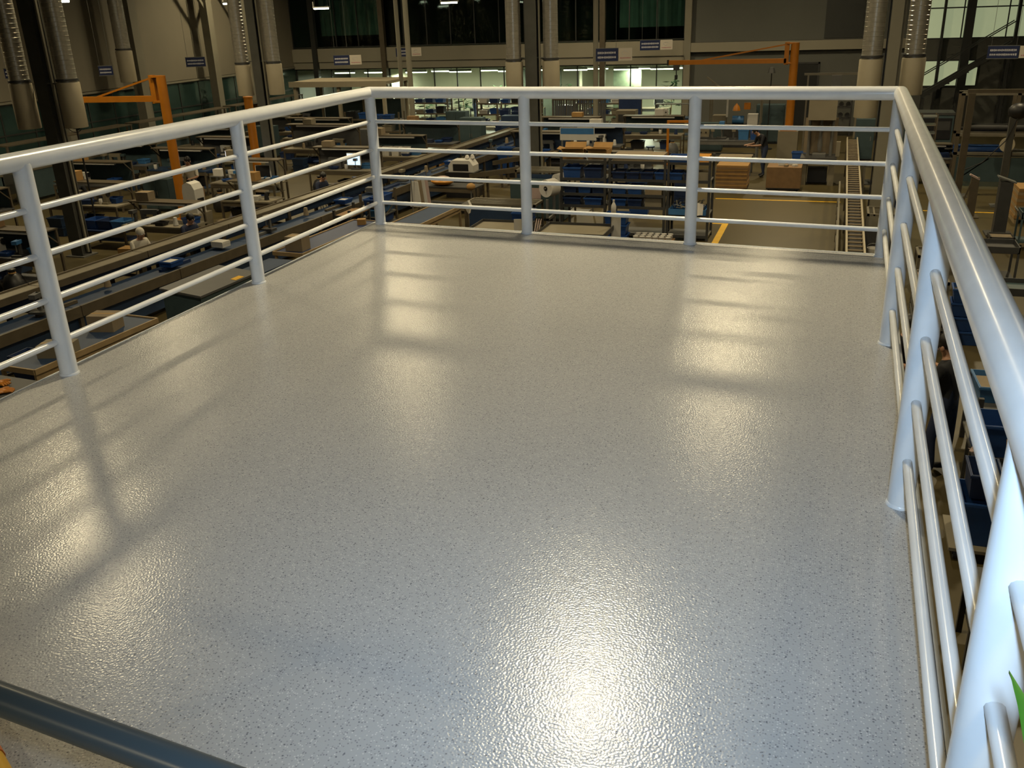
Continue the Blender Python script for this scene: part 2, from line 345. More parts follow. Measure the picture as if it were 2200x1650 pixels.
# office fluorescent battens
OT = [(-17.4,1.3),(-16.2,2.6),(-14.9,1.3),(-13.4,2.6),(-12.2,1.2),(-10.9,2.2),(-8.8,1.6),(-7.9,2.9),(-6.2,1.2),(-5.6,2.1),(-4.4,1.2),(-4.0,2.3),(-21.8,2),(-20,2)]
for i, (x, dy) in enumerate(OT):
    t = thing('office_batten', 'lit fluorescent batten on the office ceiling, %s from the left' % (ORD+['eleventh','twelfth','thirteenth','fourteenth'])[sorted([q[0] for q in OT]).index(x)], 'light', (x, YB+.35+dy*.5, -1.02), 0, 'office ceiling lights')
    for sx in (-.5,.5): MB().tube((sx,0,0),(sx,0,.22),.008,6).build('drop_rod', STEEL, t)
    MB().box(-.62,.62,-.06,.06,-.10,0).build('tray', WHITE, t); MB().tube((-.6,0,-.12),(.6,0,-.12),.035,8).build('tube', TUBE, t)
    if i % 3 == 0:
        ld = bpy.data.lights.new('batten', 'AREA'); ld.shape = 'RECTANGLE'; ld.size = 1.2; ld.size_y = .08; ld.energy = P_OFFICE*3; ld.color = C_OFFICE
        lo = bpy.data.objects.new('batten_light', ld); COL.objects.link(lo); lo.parent = t; lo.location = (0,0,-.17)

for i, (x, y, z, L2) in enumerate(((-18.15,31.15,2.03,.75),(-12.86,33.05,2.08,.8),(-20.7,18.93,2.44,.4),(-20.75,28.05,2.33,.5))):
    t = thing('hanging_batten', ['white framed fluorescent batten hanging before the dark upper windows','lit fluorescent batten hanging at the top centre of the view','small lit lamp hanging at the top left before the white wall','small lit lamp hanging by the braced wall column'][i], 'light', (x, y, z), .15, 'hanging hall lights')
    MB().box(-L2/2,L2/2,-.08,.08,.05,.10).build('tray', WHITE, t); MB().tube((-L2/2+.04,0,.02),(L2/2-.04,0,.02),.035,8).build('tube', TUBE, t); MB().box(-L2/2,-L2/2+.03,-.05,.05,.0,.3).build('end_bracket', WHITE, t)
    for sx in (-.4,.4): MB().tube((sx*L2,0,.1),(sx*L2,0,ZC-z-.05),.006,6).build('hanger', STEEL, t)

for xx, ww in ((7.6,.10),(8.6,.34),(10.4,.12),(11.6,.3)): MB().box(xx-ww/2,xx+ww/2,YB-.30,YB-.06,ZF,3.6).build('pillar', FRD, wb)
# ---------------------------------------------------------------- platform with rubber deck
BX = [0.0, 1.391, 2.732, 4.094]; BY = [0.0, -.112, -.224, -.338]     # back posts
LY = [0.0, -1.901, -3.671, -5.44, -7.2]                                # left posts
RYX = [(4.094,-.338),(4.072,-2.21),(4.052,-3.974),(4.032,-5.77),(4.012,-7.55)]
pl = thing('platform', 'raised platform with speckled blue grey rubber floor inside the railing', 'platform', (0,0,0))
DK = [(-.07,.05),(4.14,-.30),(4.06,-9.4),(-.07,-9.4)]
MB().prism(DK, 'z', -.006, 0).build('rubber_floor', DECK, pl)
MB().prism([(-.085,.065),(4.155,-.287),(4.075,-9.4),(-.085,-9.4)], 'z', -.10, -.0065).build('deck_plate', MGREY, pl)
EDGE = mat('edge_strip_paint', (.52,.55,.58), .4)
MB().bar((-.078,.058,-.045),(4.148,-.294,-.045),.012,.094).build('edge_strip', EDGE, pl)
MB().bar((-.078,.058,-.045),(-.078,-9.4,-.045),.012,.094).build('edge_strip', EDGE, pl)
MB().bar((4.148,-.294,-.045),(4.068,-9.4,-.045),.012,.094).build('edge_strip', EDGE, pl)
for (p, q) in (((0,-.1),(4.06,-.44)),((0,-4.6),(4.03,-4.7)),((0,-9.2),(4.0,-9.2)),((0.05,-.1),(.05,-9.2)),((4.03,-.45),(3.97,-9.2))):
    MB().bar((*p,-.2),(*q,-.2),.12,.2).build('beam', MGREY, pl)
for (x, y) in ((.15,-.3),(3.9,-.6),(.15,-4.65),(3.9,-4.7),(.15,-9.1),(3.9,-9.1)):
    MB().box(x-.07,x+.07,y-.07,y+.07,ZF,-.1).build('leg', MGREY, pl)
# ---------------------------------------------------------------- guard railing
rl = thing('guard_railing', 'pale blue grey tubular guard railing around the platform', 'railing', (0,0,0))
HZ, HR, PR, BR = 1.102, .0455, .0455, .0165
BZ = [.868, .640, .412, .188]
def rail(pts, r, name, n=20): return MB().path(pts, r, n).build(name, RAILP, rl, True)
Pbl, Pbr = (0,0,HZ), (4.094,-.338,HZ)
rail([(-.004,-9.0,HZ), (0,-3,HZ), Pbl], HR, 'handrail', 24); rail([Pbl, Pbr], HR, 'handrail', 24); rail([Pbr, (4.052,-3.974,HZ), (3.99,-9.0,HZ)], HR, 'handrail', 24)
for c in (Pbl, Pbr): MB().ball(c, HR*1.005, n=24, m2=12).build('corner_joint', RAILP, rl, True)
posts = [(BX[i],BY[i]) for i in range(4)] + [(0,y) for y in LY[1:]] + RYX[1:] + [(0,-8.95),(3.99,-8.95)]
for x, y in posts:
    po = MB().lathe([(PR,0),(PR,HZ-.012)], 24, (x,y,0)).build('post', RAILP, rl, True)
    MB().lathe([(PR+.006,0),(PR+.006,.006),(PR+.001,.012)], 24, (x,y,0)).build('weld_collar', RAILP, po, True)
for z in BZ:
    for i in range(3): rail([(BX[i],BY[i],z),(BX[i+1],BY[i+1],z)], BR, 'bar', 12)
    ly = LY+[-8.95]
    for i in range(len(ly)-1): rail([(0,ly[i],z),(0,ly[i+1],z)], BR, 'bar', 12)
    rr = RYX+[(3.99,-8.95)]
    for i in range(len(rr)-1): rail([(rr[i][0]-.0,rr[i][1],z),(rr[i+1][0],rr[i+1][1],z)], BR, 'bar', 12)
# low dark barrier rail near the viewer
br = thing('barrier_rail', 'low dark blue grey barrier rail crossing the bottom left of the floor', 'railing', (0,0,0))
MB().path([(1.75,-6.24,.70),(2.52,-6.31,.70),(3.42,-6.388,.70)], .0255, 16).build('bar', DARKRAIL, br, True)
for x, y in ((1.75,-6.24),(3.42,-6.388)):
    MB().lathe([(.0265,0),(.0265,.715),(.0,.73)], 16, (x,y,0)).build('post', DARKRAIL, br, True); MB().lathe([(.06,0),(.06,.008),(.03,.012)], 16, (x,y,0)).build('foot', DARKRAIL, br, True)
# yellow tube lying in the corner
t = thing('yellow_tube', 'yellow tube lying on the platform floor in the bottom left corner', 'tube', (0,0,0))
MB().path([(1.3,-5.63,.035),(1.858,-5.926,.035),(1.939,-5.969,.035),(2.3,-6.16,.035)], .034, 14).build('tube', YELP, t, True)
for p, q in (((1.86,-5.927,.035),(1.89,-5.943,.035)),): MB().tube(p, q, .0365, 14).build('clip', mat('orange_clip',(.6,.15,.02),.5), t, True)
# ---------------------------------------------------------------- builders for the hall's furniture (local z = 0 is the floor)
def legs(t, w, d, h, s=.05, mt=None, name='leg', z0=0.):
    for sx in (-1, 1):
        for sy in (-1, 1):
            cx = sx*(w/2-s/2); cy = sy*(d/2-s/2); MB().box(cx-s/2, cx+s/2, cy-s/2, cy+s/2, z0, h).build(name, mt or ALUD, t)
def casters(t, w, d, r=.06):
    for sx in (-1, 1):
        for sy in (-1, 1):
            x = sx*(w/2-.08); y = sy*(d/2-.08)
            MB().tube((x-.02, y, r), (x+.02, y, r), r, 12).box(x-.03, x+.03, y-.02, y+.02, r, 2*r+.02).build('caster', RUBBER, t)
def bench(label, x, y, w, d, h=.85, rz=0, top=None, frame=None, shelf=True, upper=0., back=None, lamp=False, cat='workbench', group=None, name='workbench', rim=False):
    t = thing(name, label, cat, (x, y, ZF), rz, group); frame = frame or ALUD; top = top or BEIGE
    MB().box(-w/2, w/2, -d/2, d/2, h-.04, h).build('tabletop', top, t); legs(t, w, d, h-.04, .05, frame)
    if rim:
        for a in ((-w/2-.02, w/2+.02, -d/2-.03, -d/2), (-w/2-.02, w/2+.02, d/2, d/2+.03), (-w/2-.03, -w/2, -d/2, d/2), (w/2, w/2+.03, -d/2, d/2)):
            MB().box(*a, h-.06, h+.025).build('edge_rail', frame, t)
    if shelf: MB().box(-w/2+.05, w/2-.05, -d/2+.05, d/2-.05, .22, .25).build('lower_shelf', top, t)
    MB().box(-w/2+.05, w/2-.05, -d/2+.01, -d/2+.04, h-.16, h-.04).build('apron', frame, t)
    if upper:
        for sx in (-1, 1): MB().box(sx*(w/2-.03)-.025, sx*(w/2-.03)+.025, d/2-.06, d/2-.01, h, upper).build('upright', frame, t)
        MB().box(-w/2, w/2, d/2-.42, d/2, upper-.03, upper).build('upper_shelf', frame, t)
        for sx in (-1, 1): MB().bar((sx*(w/2-.03), d/2-.03, upper-.35), (sx*(w/2-.03), d/2-.38, upper-.03), .03, .03).build('bracket', frame, t)
    if back: MB().box(-w/2+.06, w/2-.06, d/2-.045, d/2-.025, h, (upper or h+.5)-.05).build('back_panel', back, t)
    if lamp: MB().box(-w*.35, w*.35, d/2-.40, d/2-.30, upper-.09, upper-.03).build('task_light', WHITE, t)
    return t
BINM = {}
def bin_(label, x, y, z, w=.4, d=.3, h=.2, mt=None, rz=0, group='blue plastic bins', name='plastic_bin', fill=None):
    key = (w, d, h, mt.name if mt else 'b')
    if key not in BINM:
        b = MB(); t = .012; k = .88
        o0 = [(-w/2*k,-d/2*k,0),(w/2*k,-d/2*k,0),(w/2*k,d/2*k,0),(-w/2*k,d/2*k,0)]; o1 = [(-w/2,-d/2,h),(w/2,-d/2,h),(w/2,d/2,h),(-w/2,d/2,h)]
        i1 = [(-w/2+t,-d/2+t,h),(w/2-t,-d/2+t,h),(w/2-t,d/2-t,h),(-w/2+t,d/2-t,h)]; i0 = [(-w/2*k+t,-d/2*k+t,t),(w/2*k-t,-d/2*k+t,t),(w/2*k-t,d/2*k-t,t),(-w/2*k+t,d/2*k-t,t)]
        b.add(o0+o1+i1+i0, [(3,2,1,0)]+[(i,(i+1)%4,4+(i+1)%4,4+i) for i in range(4)]+[(4+i,4+(i+1)%4,8+(i+1)%4,8+i) for i in range(4)]+[(8+i,8+(i+1)%4,12+(i+1)%4,12+i) for i in range(4)]+[(12,13,14,15)])
        body = b.mesh('body', mt or BLUEBIN)
        r = MB(); e = .012
        for a in ((-w/2-e,w/2+e,-d/2-e,-d/2),(-w/2-e,w/2+e,d/2,d/2+e),(-w/2-e,-w/2,-d/2,d/2),(w/2,w/2+e,-d/2,d/2)): r.box(*a, h-.035, h-.005)
        BINM[key] = (body, r.mesh('rim', mt or BLUEBIN))
    t = thing(name, label, 'bin', (x, y, z), rz, group); a, r = BINM[key]
    link('body', a, t); link('rim', r, t)
    if fill: MB().box(-w/2*.86, w/2*.86, -d/2*.82, d/2*.82, h*.5, h*.72).build('contents', fill, t)
    return t
def carton(label, x, y, z, w, d, h, rz=0, mt=None, flaps=0, tape=True, group=None):
    t = thing('carton', label, 'box', (x, y, z), rz, group); mt = mt or CARD; e = .012
    b = MB().box(-w/2, w/2, -d/2, d/2, 0, e)
    for a in ((-w/2,w/2,-d/2,-d/2+e),(-w/2,w/2,d/2-e,d/2),(-w/2,-w/2+e,-d/2+e,d/2-e),(w/2-e,w/2,-d/2+e,d/2-e)): b.box(*a, e, h)
    b.build('body', mt, t)
    if flaps:
        fl = d*.5*flaps
        MB().bar((0,-d/2+.003,h),(0,-d/2-fl,h+fl*.35),w,.01).build('flap', mt, t); MB().bar((0,d/2-.003,h),(0,d/2+fl*.8,h+fl*.7),w,.01).build('flap', mt, t)
        MB().bar((-w/2,0,h),(-w/2-fl*.8,0,h+fl*.2),d*.96,.01).build('flap', mt, t)
    else:
        for s in (-1, 1): MB().box(-w/2, w/2, min(0,s*d/2)+.002, max(0,s*d/2)-.002, h, h+.008).build('flap', mt, t)
        if tape: MB().box(-w/2-.001, w/2+.001, -.03, .03, h+.008, h+.0095).build('tape', mat('parcel_tape', (.40,.26,.11), .3), t)
    return t
def rack(label, x, y, w, d, zs, h, rz=0, frame=None, shelf=None, group=None, lip=True):
    t = thing('storage_rack', label, 'rack', (x, y, ZF), rz, group); frame = frame or DGREY
    legs(t, w, d, h, .06, frame, 'upright')
    for z in zs:
        sh = MB().box(-w/2+.01, w/2-.01, -d/2+.01, d/2-.01, z-.03, z).build('shelf', shelf or STEEL, t)
        if lip: MB().box(-w/2+.06, w/2-.06, -d/2, -d/2+.03, z-.05, z+.02).build('shelf_lip', frame, sh)
    for sx in (-1, 1): MB().bar((sx*(w/2-.03), -d/2+.03, h*.25), (sx*(w/2-.03), d/2-.03, h*.7), .02, .02).build('brace', frame, t)
    return t
def cart(label, x, y, w, d, h, rz=0, top=None, frame=None, lip=.05, handle=True, group=None, panel=False):
    t = thing('trolley', label, 'trolley', (x, y, ZF), rz, group); frame = frame or DGREY; top = top or BEIGE
    casters(t, w, d); legs(t, w, d, h-.03, .04, frame, 'post', .13)
    MB().box(-w/2+.02, w/2-.02, -d/2+.02, d/2-.02, h-.03, h).build('tray', top, t)
    for a in ((-w/2,w/2,-d/2,-d/2+.02),(-w/2,w/2,d/2-.02,d/2),(-w/2,-w/2+.02,-d/2,d/2),(w/2-.02,w/2,-d/2,d/2)): MB().box(*a, h-.05, h+lip).build('tray_edge', frame, t)
    MB().box(-w/2+.02, w/2-.02, -d/2+.02, d/2-.02, .20, .23).build('lower_tray', top, t)
    if handle: MB().path([(-w/2,-d/2+.05,h),(-w/2-.08,-d/2+.05,h+.12),(-w/2-.08,d/2-.05,h+.12),(-w/2,d/2-.05,h)], .016, 8).build('handle', STEEL, t, True)
    return t
def stack(label, x, y, w, d, n, th, rz=0, mt=None, mt2=None, base='pallet', group=None, z0=0.):
    t = thing('board_stack', label, 'stack', (x, y, ZF+z0), rz, group); z = 0.
    if base == 'pallet':
        for sx in (-1,0,1): MB().box(sx*(w/2-.06)-.05, sx*(w/2-.06)+.05, -d/2, d/2, 0, .10).build('pallet_runner', WOOD, t)
        for j in range(5): MB().box(-w/2, w/2, -d/2+j*d/5+.02, -d/2+(j+1)*d/5-.02, .10, .125).build('pallet_board', WOOD, t)
        z = .125
    elif base == 'dolly':
        casters(t, w, d, .05); MB().box(-w/2, w/2, -d/2, d/2, .12, .16).build('dolly', BLACK, t); z = .16
    for j in range(n):
        a = random.uniform(-.012, .012); b = random.uniform(-.012, .012)
        MB().box(-w/2+a, w/2+a, -d/2+b, d/2+b, z+.004, z+th).build('board', (mt2 if mt2 and j % 2 else mt) or KRAFT, t); z += th
    return t
def roll(label, p, axis, r, ln, mt=None, core=True, group=None):
    t = thing('paper_roll', label, 'roll', p, 0, group); a = Vector(axis).normalized()*ln/2
    MB().tube(-a, a, r, 24).build('wound_paper', mt or PAPER, t, True)
    MB().tube(-a*1.02, a*1.02, r*.28, 14).build('core', BLACK if core else CARD, t, True); MB().tube(-a*1.3, a*1.3, r*.1, 8).build('spindle', STEEL, t, True)
    return t
def sign(label, x, y, z, w, h, rz=0, white=0., hang=3.0, dim=False):
    t = thing('hanging_sign', label, 'sign', (x, y, z), rz, 'blue hanging signs'); 
    bd = MB().box(-w/2, w/2, -.02, .02, -h/2, h/2).build('board', SIGNB, t); MB().box(-w/2-.015, w/2+.015, -.025, .025, h/2, h/2+.02).build('frame', STEEL, t); MB().box(-w/2-.015, w/2+.015, -.025, .025, -h/2-.02, -h/2).build('frame', STEEL, t)
    rnd = random.Random(int(abs(x*31+y*7)))
    for row, zz in enumerate((h*.16, -h*.20)):
        pr = MB(); u = -w*.42
        while u < w*.40:
            s = rnd.uniform(.028, .075)*w; hh = h*rnd.uniform(.13, .19); pr.box(u, u+s*.72, -.0235, -.0195, zz-hh/2, zz+hh/2); u += s
        pr.build('lettering', PRINT, bd)
    if white:
        wbd = MB().box(w/2+.02, w/2+.02+white, -.02, .02, -h/2, h/2).build('white_board', SIGNW, t); pr = MB()
        for i in range(8): pr.box(w/2+.02+white*(.12+i*.1), w/2+.02+white*(.12+i*.1+.06), -.0235, -.0195, -h*.33, -h*.23)
        pr.build('lettering', PRINTP, wbd)
        MB().path([(w/2+white*(.5+.22*math.cos(a)), -.023, h*.12+h*.16*math.sin(a)) for a in [i*.5 for i in range(1,11)]], .008, 6).build('emblem', PRINT, wbd)
    for sx in (-1, 1): MB().tube((sx*w*.4, 0, h/2), (sx*w*.4, 0, hang-z), .006, 6).build('hanger', STEEL, t)
    return t
def duct(label, x, y, r=.23, zb=-.62, zj=.34):
    t = thing('ventilation_duct', label, 'duct', (x, y, 0), 0, 'vertical ventilation ducts'); prof = []; z = zj
    while z < ZC-.3: prof += [(r,z),(r,z+.085),(r+.005,z+.09),(r+.005,z+.098),(r,z+.103)]; z += .105
    MB().lathe(prof, 28).build('spiral_pipe', GALV, t, True)
    MB().lathe([(r+.035,zb),(r+.04,zb+.02),(r+.04,zj-.02),(r+.03,zj),(r,zj+.001)], 28).build('sleeve', CREAM, t, True)
    MB().lathe([(r+.012,zj+.03),(r+.03,zj+.03),(r+.03,zj+.08),(r+.012,zj+.08)], 28).build('strap', DGREY, t, True)
    return t
def steelcolumn(label, x, y, mt=None, w=.34, d=.30, round_=False):
    t = thing('steel_column', label, 'column', (x, y, ZF), 0, 'hall columns'); b = MB(); H = ZC-ZF-.05; e = .03
    b.box(-w/2, w/2, -d/2, -d/2+e, 0, H).box(-w/2, w/2, d/2-e, d/2, 0, H).box(-e/2, e/2, -d/2+e, d/2-e, 0, H)
    b.build('shaft', mt or DCOL, t); MB().box(-w*.8, w*.8, -d*.8, d*.8, 0, .03).build('base_plate', STEEL, t)
    MB().box(w*.55, w*.55+.05, -.03, .03, .1, H).build('conduit', COLM, t); MB().box(-w*.55-.03, -w*.55, -.03, .03, .1, H).build('conduit', BLACK, t)
    for zz in (ZF*-1+.42, ): MB().box(-w*1.6, w*1.6, -.02, .02, zz, zz+.03).build('duct_bracket', STEEL, t)
    return t
def jib(label, x, y, h, armdir, arm, r=.16, drop=.42, ped=0.):
    t = thing('jib_crane', label, 'crane', (x, y, ZF), 0, 'orange jib cranes'); a = Vector((math.cos(armdir), math.sin(armdir), 0))
    MB().box(-.3,.3,-.3,.3,ped,ped+.05).build('base_plate', ORANGE, t); MB().tube((0,0,ped+.04),(0,0,h),r,20).build('post', ORANGE, t, True)
    if ped: MB().box(-.36,.36,-.36,.36,0,ped).build('pedestal', BEIGE, t)
    hd = a*.28; MB().bar((hd.x,hd.y,h-.75),(hd.x,hd.y,h+.02),.16,.12).build('pivot_head', ORANGE, t)
    for zz in (h-.02, h-.70): MB().bar((0,0,zz),(hd.x,hd.y,zz),.24,.05).build('hinge_plate', ORANGE, t)
    e = a*arm; MB().bar((hd.x,hd.y,h-.62),(e.x,e.y,h-.62),.12,.16).build('arm', ORANGE, t)
    q = a*(arm*.72); MB().bar((hd.x,hd.y,h-.05),(q.x,q.y,h-.55),.05,.05).build('tie_rod', ORANGE, t)
    k2 = a*(arm*.93); MB().bc(k2.x,k2.y,h-.80,.22,.16,.2).build('trolley', DGREY, t); MB().tube((k2.x,k2.y,h-.9),(k2.x,k2.y,h-.9-drop),.02,8).bc(k2.x,k2.y,h-.95-drop,.10,.10,.16).build('hoist', BLACK, t)
    MB().bc(e.x,e.y,h-.62,.06,.16,.2).build('end_stop', BLACK, t)
    return t
def monitor(label, x, y, z, rz=0, w=.46, h=.34, lit=True):
    t = thing('monitor', label, 'monitor', (x, y, z), rz, 'lit monitors'); cs = MB().box(-w/2-.02, w/2+.02, 0, .05, .12, .16+h).build('case', WHITE, t)
    MB().box(-w/2, w/2, -.006, 0, .14, .14+h).build('screen', SCREEN if lit else BLACK, cs); MB().box(-.03,.03,.01,.05,.02,.12).box(-.11,.11,-.06,.1,0,.02).build('stand', DGREY, t); return t
# ---- people: one skinned surface each
def person(label, loc, rz, J, cols, hair=True, scale=1., cap=None):
    """J: joint positions in metres; cols: (shirt, trousers)"""
    import bmesh
    names = list(J); idx = {n: i for i, n in enumerate(names)}
    rad = dict(pelvis=(.15,.115), waist=(.135,.10), chest=(.165,.115), neck0=(.075,.07), neck=(.055,.055), head=(.085,.095), crown=(.07,.08))
    for s in 'lr': rad.update({s+'sh':(.07,.065), s+'el':(.046,.046), s+'cuff':(.05,.05), s+'wr':(.03,.03), s+'hand':(.036,.024), s+'hip':(.098,.098), s+'kn':(.066,.066), s+'an':(.043,.05), s+'toe':(.042,.036)})
    E = [('pelvis','waist'),('waist','chest'),('chest','neck0'),('neck0','neck'),('neck','head'),('head','crown')]
    for s in 'lr': E += [('chest',s+'sh'),(s+'sh',s+'el'),(s+'el',s+'wr'),(s+'wr',s+'hand'),('pelvis',s+'hip'),(s+'hip',s+'kn'),(s+'kn',s+'an'),(s+'an',s+'toe')]
    me = bpy.data.meshes.new('skel'); bm = bmesh.new(); sl = bm.verts.layers.skin.verify(); vs = []
    for n in names:
        v = bm.verts.new(J[n]); v[sl].radius = rad[n]; v[sl].use_root = (n == 'pelvis'); vs.append(v)
    for a, b in E: bm.edges.new((vs[idx[a]], vs[idx[b]]))
    for s in 'lr':                                            # five unequal bent fingers rooted in the palm
        h = Vector(J[s+'hand']); d = (h-Vector(J[s+'wr'])).normalized(); sd = d.cross(Vector((0,0,1)));
        sd = Vector((1,0,0)) if sd.length < .1 else sd.normalized(); up = sd.cross(d)
        for k, (off, ln) in enumerate(((-.028,.065),(-.010,.078),(.010,.082),(.028,.072))):
            a = bm.verts.new(h+sd*off+d*.03); b = bm.verts.new(h+sd*off*1.15+d*(.03+ln*.55)-up*.006); c = bm.verts.new(h+sd*off*1.15+d*(.03+ln)-up*.028)
            for v in (a, b, c): v[sl].radius = (.0095,.0095)
            bm.edges.new((vs[idx[s+'hand']], a)); bm.edges.new((a, b)); bm.edges.new((b, c))
        th = (-1 if s == 'l' else 1); a = bm.verts.new(h+sd*.045*th+d*.012); b = bm.verts.new(h+sd*.06*th+d*.048-up*.012)
        for v in (a, b): v[sl].radius = (.011,.011)
        bm.edges.new((vs[idx[s+'wr']], a)); bm.edges.new((a, b))
    bm.to_mesh(me); bm.free(); tmp = bpy.data.objects.new('skel', me); COL.objects.link(tmp)
    tmp.modifiers.new('skin', 'SKIN').use_smooth_shade = True; ss = tmp.modifiers.new('sub', 'SUBSURF'); ss.levels = 1; ss.render_levels = 1
    dg = bpy.context.evaluated_depsgraph_get(); ev = tmp.evaluated_get(dg); body = bpy.data.meshes.new_from_object(ev)
    bpy.data.objects.remove(tmp)
    body.materials.clear()
    for q in (SKIN, cols[0], cols[1], SHOE): body.materials.append(q)
    segs = []
    for a, b in E:
        if a in ('chest','waist') or b in ('waist',) or (a == 'pelvis' and b == 'waist'): mi = 1
        elif b[1:] == 'el': mi = 1
        elif b[1:] in ('hip','kn','an') : mi = 2
        elif b[1:] == 'toe': mi = 3
        elif b[1:] in ('wr','hand') or b in ('neck','head','crown'): mi = 0
        else: mi = 1
        segs.append((Vector(J[a]), Vector(J[b]), mi))
    if len(cols) > 2: segs = [(a, b, (1 if (mi == 2 and cols[2] == 'coat' and min(a.z, b.z) > .42) else mi)) for a, b, mi in segs]
    for p in body.polygons:
        c = p.center; best = (9, 0)
        for a, b, mi in segs:
            ab = b-a; u = max(0, min(1, (c-a).dot(ab)/ab.length_squared)); dd = (a+ab*u-c).length
            if mi == 0 and b.z > a.z and dd > .12: dd += .05
            if dd < best[0]: best = (dd, mi)
        p.material_index = best[1]; p.use_smooth = True
    o = bpy.data.objects.new('person', body); COL.objects.link(o); o.location = loc; o.rotation_euler = (0,0,rz); o.scale = (scale,)*3; tag(o, label, 'person')
    hd = Vector(J['head']); cr = Vector(J['crown']); u = (cr-hd).normalized(); f = Vector(J.get('face', (0,0,0)))
    c = hd+u*.055
    fd = Vector((0,-1,0)) if 'lookx' not in J else Vector((0,-1,0))
    if hair:
        MB().ball((c.x, c.y+.014, c.z+.02), .092, .106, .105, 16, 10).build('hair', HAIR if cap is None else cap, o, True)
    for s in (-1, 1):
        MB().ball((c.x+s*.034, c.y-.088, c.z-.03), .013, .010, .009, 8, 5).build('eye', WHITE, o, True); MB().ball((c.x+s*.092, c.y+.0, c.z-.045), .012, .022, .032, 8, 6).build('ear', SKIN, o, True)
    MB().add([(c.x-.014,c.y-.088,c.z-.075),(c.x+.014,c.y-.088,c.z-.075),(c.x,c.y-.117,c.z-.073),(c.x,c.y-.092,c.z-.02)], [(0,1,2),(0,2,3),(1,3,2),(0,3,1)]).build('nose', SKIN, o)
    MB().bc(c.x, c.y-.086, c.z-.10, .045, .012, .010).build('mouth', mat('lips', (.30,.11,.09), .5), o)
    return o
def stand_pose(lean=0., arms='down', stride=.0):
    J = {}
    J['pelvis'] = (0,0,.95); J['waist'] = (0,-.02*lean,1.10); J['chest'] = (0,-.22*lean,1.32-.05*lean); J['neck0'] = (0,-.34*lean,1.44-.10*lean); J['neck'] = (0,-.39*lean-.01,1.50-.12*lean)
    J['head'] = (0,-.45*lean-.02,1.56-.14*lean); J['crown'] = (0,-.50*lean-.02,1.665-.17*lean)
    cx, cy, cz = J['chest']
    for s, k in (('l',-1),('r',1)):
        J[s+'sh'] = (k*.19,cy,cz+.05); 
        if arms == 'down': J[s+'el'] = (k*.25,cy+.02,cz-.23); J[s+'wr'] = (k*.25,cy-.08,cz-.46); J[s+'hand'] = (k*.24,cy-.11,cz-.55)
        elif arms == 'fwd': J[s+'el'] = (k*.25,cy-.08,cz-.22); J[s+'wr'] = (k*.17,cy-.32,cz-.24); J[s+'hand'] = (k*.13,cy-.41,cz-.23)
        J[s+'hip'] = (k*.10,0,.90); J[s+'kn'] = (k*.11,-.03-k*stride,.49); J[s+'an'] = (k*.12,.01-k*stride*.6,.09); J[s+'toe'] = (k*.13,-.15-k*stride*.6,.035)
    return J
def sit_pose(lean=.3):
    J = stand_pose(lean, 'fwd'); dz = -.43
    J = {n: (p[0], p[1], p[2]+dz) for n, p in J.items()}
    for s, k in (('l',-1),('r',1)):
        J[s+'hip'] = (k*.10,-.02,.50); J[s+'kn'] = (k*.13,-.44,.50); J[s+'an'] = (k*.13,-.42,.09); J[s+'toe'] = (k*.13,-.58,.035)
    return J
def stool(label, x, y, h=.44):
    t = thing('stool', label, 'stool', (x, y, ZF)); MB().lathe([(.0,h),(.17,h),(.175,h-.03),(.16,h-.05),(.0,h-.05)][::-1], 18).build('seat', BLUEDK, t, True)
    for i in range(4):
        a = PI/4+i*PI/2; MB().tube((.10*math.cos(a),.10*math.sin(a),h-.05),(.18*math.cos(a),.18*math.sin(a),0),.013,8).build('leg', STEEL, t)
    return t
# ---------------------------------------------------------------- columns and ducts
steelcolumn('dark steel column between the two ducts in the centre of the hall', -4.62, 19.03); duct('silver spiral duct on the left of the centre column', -5.12, 18.86, .21); duct('silver spiral duct on the right of the centre column', -4.13, 19.2, .21)
steelcolumn('dark steel column between the two ducts left of centre', -14.36, 20.07, None, .30); duct('silver spiral duct left of the dark column near the left railing corner', -14.86, 19.9, .22); duct('silver spiral duct right of the dark column near the left railing corner', -13.9, 20.24, .22)
steelcolumn('grey painted column behind the right corner of the railing', 4.83, 17.6, COLM, .26, .26); duct('silver spiral duct left of the grey column at the right corner', 4.36, 17.42, .23, -1.0); duct('silver spiral duct right of the grey column at the right corner', 5.32, 17.72, .23, -.5)
steelcolumn('dark steel column at the far left above the handrail', -14.45, 11.1, None, .36, .32); duct('spiral duct left of the dark far left column', -15.05, 10.93, .23, -.6, .45); duct('spiral duct right of the dark far left column', -13.88, 11.22, .23, -.6, .45)
duct('spiral duct standing off the white wall behind the signs', -22.7, 23.6, .27, -.4, .75)
for lab, x, y, r in (('slender cream pole left of the lit office windows', -13.3, 29.4, .11), ('slender cream pole behind the large blue sign', -5.5, 30.0, .10), ('slender cream pole in front of the office glass, beside the canopy', -14.1, 30.2, .09)):
    t = thing('pole', lab, 'pole', (x, y, ZF)); MB().lathe([(r,0),(r,ZC-ZF-.1)], 16).build('shaft', COLM, t, True); MB().lathe([(r*2.2,0),(r*2.2,.03),(r,.05)], 16).build('base', STEEL, t, True)
